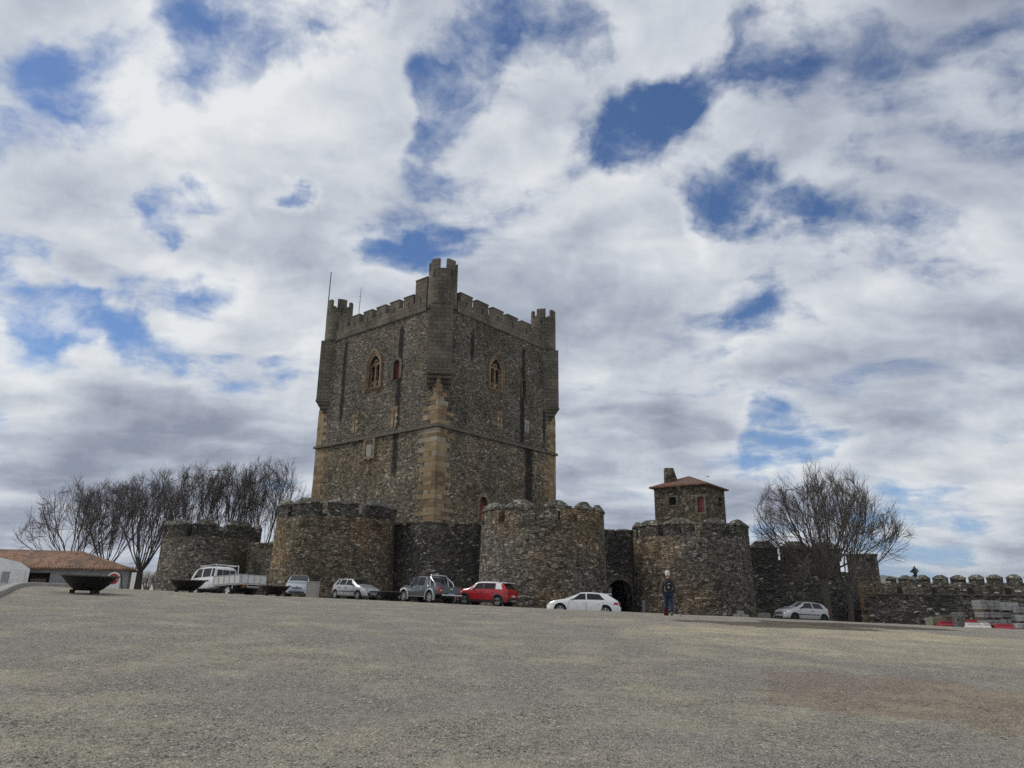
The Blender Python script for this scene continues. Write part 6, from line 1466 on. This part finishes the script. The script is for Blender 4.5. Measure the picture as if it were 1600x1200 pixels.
# ------------------------------------------------------------------ bare trees
def bare_tree(px, Y, y_top, y_fork, spread_l, spread_r, seed, label, name='bare_tree', group=None, nl=11, thick=.24, lean=0., pmax=66, back=.8):
    """limbs fan out from a low fork and every order of branch reaches for the same dome; spread in px to either side"""
    r_ = random.Random(seed); p = put(px, Y); p.z -= .15
    root = empty(name, p, 0, label, 'tree', group)
    H_ = at(px, y_top, Y).z - p.z; fk = max(.7, at(px, y_fork, Y).z - p.z); k = Y * .97 / F; sl, sr_ = spread_l * k, spread_r * k; sd_ = (sl + sr_) / 2 * back
    tb, cb = MB(), MB(); top = Vector((lean * fk, 0, fk)); Hc = H_ - fk
    def env(pol, az, rad=1.):
        dx, dy = cos(az), sin(az); rx = (sr_ if dx > 0 else sl); sp = sin(pol); cp = cos(pol)
        sp_ = math.copysign(abs(sp) ** .85, sp)
        return top + Vector((dx * rx * sp_, dy * sd_ * sp_, Hc * (max(0, cp) ** .62 if cp > 0 else -.3 * (-cp)))) * rad
    def branch(p0, d0, tgt, r0, r1, n, wig, mb, sides, sag=.12):
        L = (tgt - p0).length; c1 = p0 + d0.normalized() * L * .38; c2 = tgt - ((tgt - p0).normalized() * .6 + Vector((0, 0, .55))).normalized() * L * .30
        pts = []; off = Vector((0, 0, 0))
        for i in range(n + 1):
            t_ = i / n; q = p0 * (1 - t_) ** 3 + c1 * 3 * t_ * (1 - t_) ** 2 + c2 * 3 * t_ * t_ * (1 - t_) + tgt * t_ ** 3
            if i: off += Vector((r_.gauss(0, wig), r_.gauss(0, wig), r_.gauss(0, wig * .5))) * L
            pts.append(q + off)
        mb.tube(pts, [r0 + (r1 - r0) * (i / n) ** .8 for i in range(n + 1)], sides, False); return pts
    def pick(pts, f):
        f *= len(pts) - 1; i = min(len(pts) - 2, int(f)); return pts[i].lerp(pts[i + 1], f - i), (pts[i + 1] - pts[i]).normalized()
    tb.tube([Vector((0, 0, 0)), Vector((0, 0, .25)), top * .5 + Vector((r_.gauss(0, .03), 0, 0)), top + Vector((0, 0, .1))], [thick * 1.4, thick * 1.1, thick * .95, thick * .85], 10, True)
    up = Vector((0, 0, 1))
    for i in range(nl):
        pol = radians(pmax) * ((i + .35) / nl) ** .6; az = i * 2.39996 + r_.uniform(-.3, .3) + seed
        tg = env(pol, az, r_.uniform(.86, .95)); d0 = (tg - top).normalized() + Vector((cos(az), sin(az), 0)) * .25 + up * .25
        r0 = thick * r_.uniform(.20, .32)
        Lp = branch(top + Vector((cos(az), sin(az), r_.uniform(-.5, .1))) * thick * .4, d0, tg, r0, .022, 9, .012, tb, 7)
        for a in range(8):
            f = .14 + .80 * (a + r_.random()) / 8; q, dr = pick(Lp, f)
            tg2 = env(pol + r_.gauss(0, .20), az + r_.gauss(0, .34) / max(.35, sin(pol)), r_.uniform(.82, 1.0) * (.88 + .12 * f))
            if (tg2 - q).length < .5: tg2 = q + (tg2 - q).normalized() * .8
            r2 = min(r0 * .45, .045) * (1.05 - f * .55)
            Cp = branch(q, dr + (tg2 - q).normalized() * .6, tg2, r2, .013, 6, .016, cb, 5)
            for b_ in range(7):
                f2 = .12 + .84 * (b_ + r_.random()) / 7; q2, dr2 = pick(Cp, f2); L2 = (tg2 - q2).length
                a3 = dr2.orthogonal().normalized(); a4 = dr2.cross(a3); ph = r_.random() * 6.283; sp2 = r_.uniform(.30, .62)
                d2 = (dr2 + (a3 * cos(ph) + a4 * sin(ph)) * sp2 + up * .14).normalized(); tg3 = q2 + d2 * max(.75, L2 * r_.uniform(.75, 1.1))
                v_ = tg3 - top; e_ = sqrt((v_.x / (sr_ if v_.x > 0 else sl)) ** 2 + (v_.y / sd_) ** 2 + (max(0, v_.z) / Hc) ** 2)
                if e_ > 1.04: tg3 = top + v_ * (1.04 / e_) 
                Gp = branch(q2, dr2 + d2 * .7, tg3, (.016) * (1.05 - .4 * f2), .008, 4, .02, cb, 4)
                for c_ in range(5):
                    f3 = .2 + .78 * (c_ + r_.random()) / 5; q3, dr3 = pick(Gp, f3); a5 = dr3.orthogonal().normalized(); a6 = dr3.cross(a5); ph = r_.random() * 6.283
                    d3 = (dr3 + (a5 * cos(ph) + a6 * sin(ph)) * r_.uniform(.4, .8) + up * .12).normalized(); L3 = r_.uniform(.35, .85)
                    branch(q3, dr3 + d3, q3 + d3 * L3, .009, .006, 2, .03, cb, 3)
    tb.build('trunk', 'bark', root, True, 60, False); cb.build('crown', 'twig', root, True, 60, False)
    return root
GT = 'bare trees left of the castle'
bare_tree(103, 74, 748, 893, 92, 72, 11, 'bare spreading tree before the tiled roof, leftmost of all the trees', group=GT, nl=11, thick=.25, lean=.05, pmax=78)
bare_tree(158, 73, 742, 893, 60, 68, 12, 'slender bare tree behind the no-entry board, between two wider trees', group=GT, nl=11, thick=.2, pmax=68)
bare_tree(214, 69, 726, 893, 66, 74, 13, 'bare tree with a thick dark forked trunk just left of the low round tower', group=GT, nl=12, thick=.30, pmax=66)
bare_tree(284, 79, 717, 872, 70, 70, 14, 'bare tree rising behind the left half of the low round tower', group=GT, nl=12, thick=.26, pmax=64)
bare_tree(345, 80, 713, 872, 66, 66, 15, 'bare tree rising behind the gap in the battlements of the low round tower', group=GT, nl=12, thick=.26, pmax=62)
bare_tree(400, 80, 707, 885, 64, 80, 16, 'tallest bare tree, between the low round tower and the broad tower', group=GT, nl=13, thick=.28, pmax=66)
bare_tree(1289, 57.3, 726, 905, 112, 124, 21, 'wide bare tree standing behind the three-door silver hatchback', nl=15, thick=.31, pmax=80)
bare_tree(1325, 57.8, 738, 925, 60, 112, 23, 'lower bare tree with spreading limbs to the right of the wide bare tree', nl=9, thick=.2, pmax=80)
def shrub(px, Y, h, seed, label, g_):
    r_ = random.Random(seed); p = put(px, Y); root = empty('bare_shrub', p, 0, label, 'shrub', g_); q = MB()
    for i in range(46):
        a = r_.random() * 6.28; d = Vector((cos(a) * .35, sin(a) * .35, 1)); L = h * r_.uniform(.6, 1.05); pts = [Vector((cos(a) * .15, sin(a) * .15, -.1))]; 
        for k in range(4): d = d + Vector((r_.gauss(0, .14), r_.gauss(0, .14), .1)); pts.append(pts[-1] + d.normalized() * L / 4)
        q.tube(pts, [.018, .015, .012, .008, .005], 3, False)
        for k in range(5): b0 = pts[r_.choice((2, 3))]; e_ = Vector((r_.gauss(0, .4), r_.gauss(0, .4), .8)).normalized(); q.tube([b0, b0 + e_ * L * .28], [.008, .004], 3, False)
    q.build('stems', 'twig', root, True, 60, False)
shrub(228, 78, 2.3, 31, 'thin bare shrub between the forked trunk and the low round tower', 'bare shrubs by the low tower'); shrub(243, 80, 2.0, 32, 'small bare shrub touching the left foot of the low round tower', 'bare shrubs by the low tower')
# evergreen tip showing over the far battlements
p = put(1434, 84); cz = at(1434, 884, 84).z; r = empty('evergreen_tree', (p.x, 84, p.z), 0, 'dark evergreen treetop peeping over the small battlements', 'tree')
q = MB(); q.tube([(0, 0, -.3), (.02, 0, cz - p.z)], [.22, .03], 7); q.build('trunk', 'bark', r, True)
q = MB(); r_ = random.Random(5); top_ = cz - p.z
for i in range(1500):
    f = r_.random() ** .7; z = top_ - .1 - f * 4.2; tier = .2 + .8 * abs(sin(z * 3.6)) ** 2; w = (.12 + f * 3.4) * tier; a = r_.random() * 6.28; rad = w * sqrt(r_.random()); c_ = Vector((rad * cos(a), rad * sin(a), z - rad * .15))
    n_ = Vector((r_.gauss(0, 1), r_.gauss(0, 1), r_.gauss(0, .5))).normalized(); t1 = n_.orthogonal().normalized() * .14; t2 = n_.cross(t1).normalized() * .05; q.poly([c_ - t1, c_ - t2, c_ + t1, c_ + t2])
q.build('crown', plain('evergreen_needles', (.028, .045, .022), .9, var=.4, scale=2.), r, True, None, False)
# a bird over the stone house
b0 = at(1106, 745, 90); r = empty('bird', b0, .4, 'tiny dark bird in flight above the roof of the stone house', 'bird')
q = MB(); q.lathe([(.001, -.19), (.035, -.12), (.06, 0), (.05, .09), (.03, .14), (.001, .2)], n=8); q.v = [Vector((v_.z, v_.y, v_.x)) for v_ in q.v]; q.build('body', 'trim_black', r, True, 60)
for s in (-1, 1): q = MB(); q.prism([(.08, s * .03, .02), (.04, s * .25, .10), (-.05, s * .52, .05), (-.08, s * .28, .06), (-.07, s * .03, .01)], (0, 0, .008)); q.build('wing', 'trim_black', r, True)
q = MB(); q.prism([(-.15, -.015, 0), (-.15, .015, 0), (-.28, .05, 0), (-.28, -.05, 0)], (0, 0, .008)); q.build('tail', 'trim_black', r, True)

# ------------------------------------------------------------------ air
mz = bpy.data.materials.new('haze'); mz.use_nodes = True; mz.node_tree.nodes.clear(); t = NT(mz.node_tree)
pv = t.new('ShaderNodeVolumePrincipled', {'Color': (.80, .87, .96), 'Density': .00011, 'Anisotropy': .2}); t.new('ShaderNodeOutputMaterial', {'Volume': pv.outputs[0]})
q = MB(); q.box((0, 0, 8), (7800, 7800, 200)); MAT['haze'] = mz; tag(q.build('haze', 'haze'), kind='stuff')
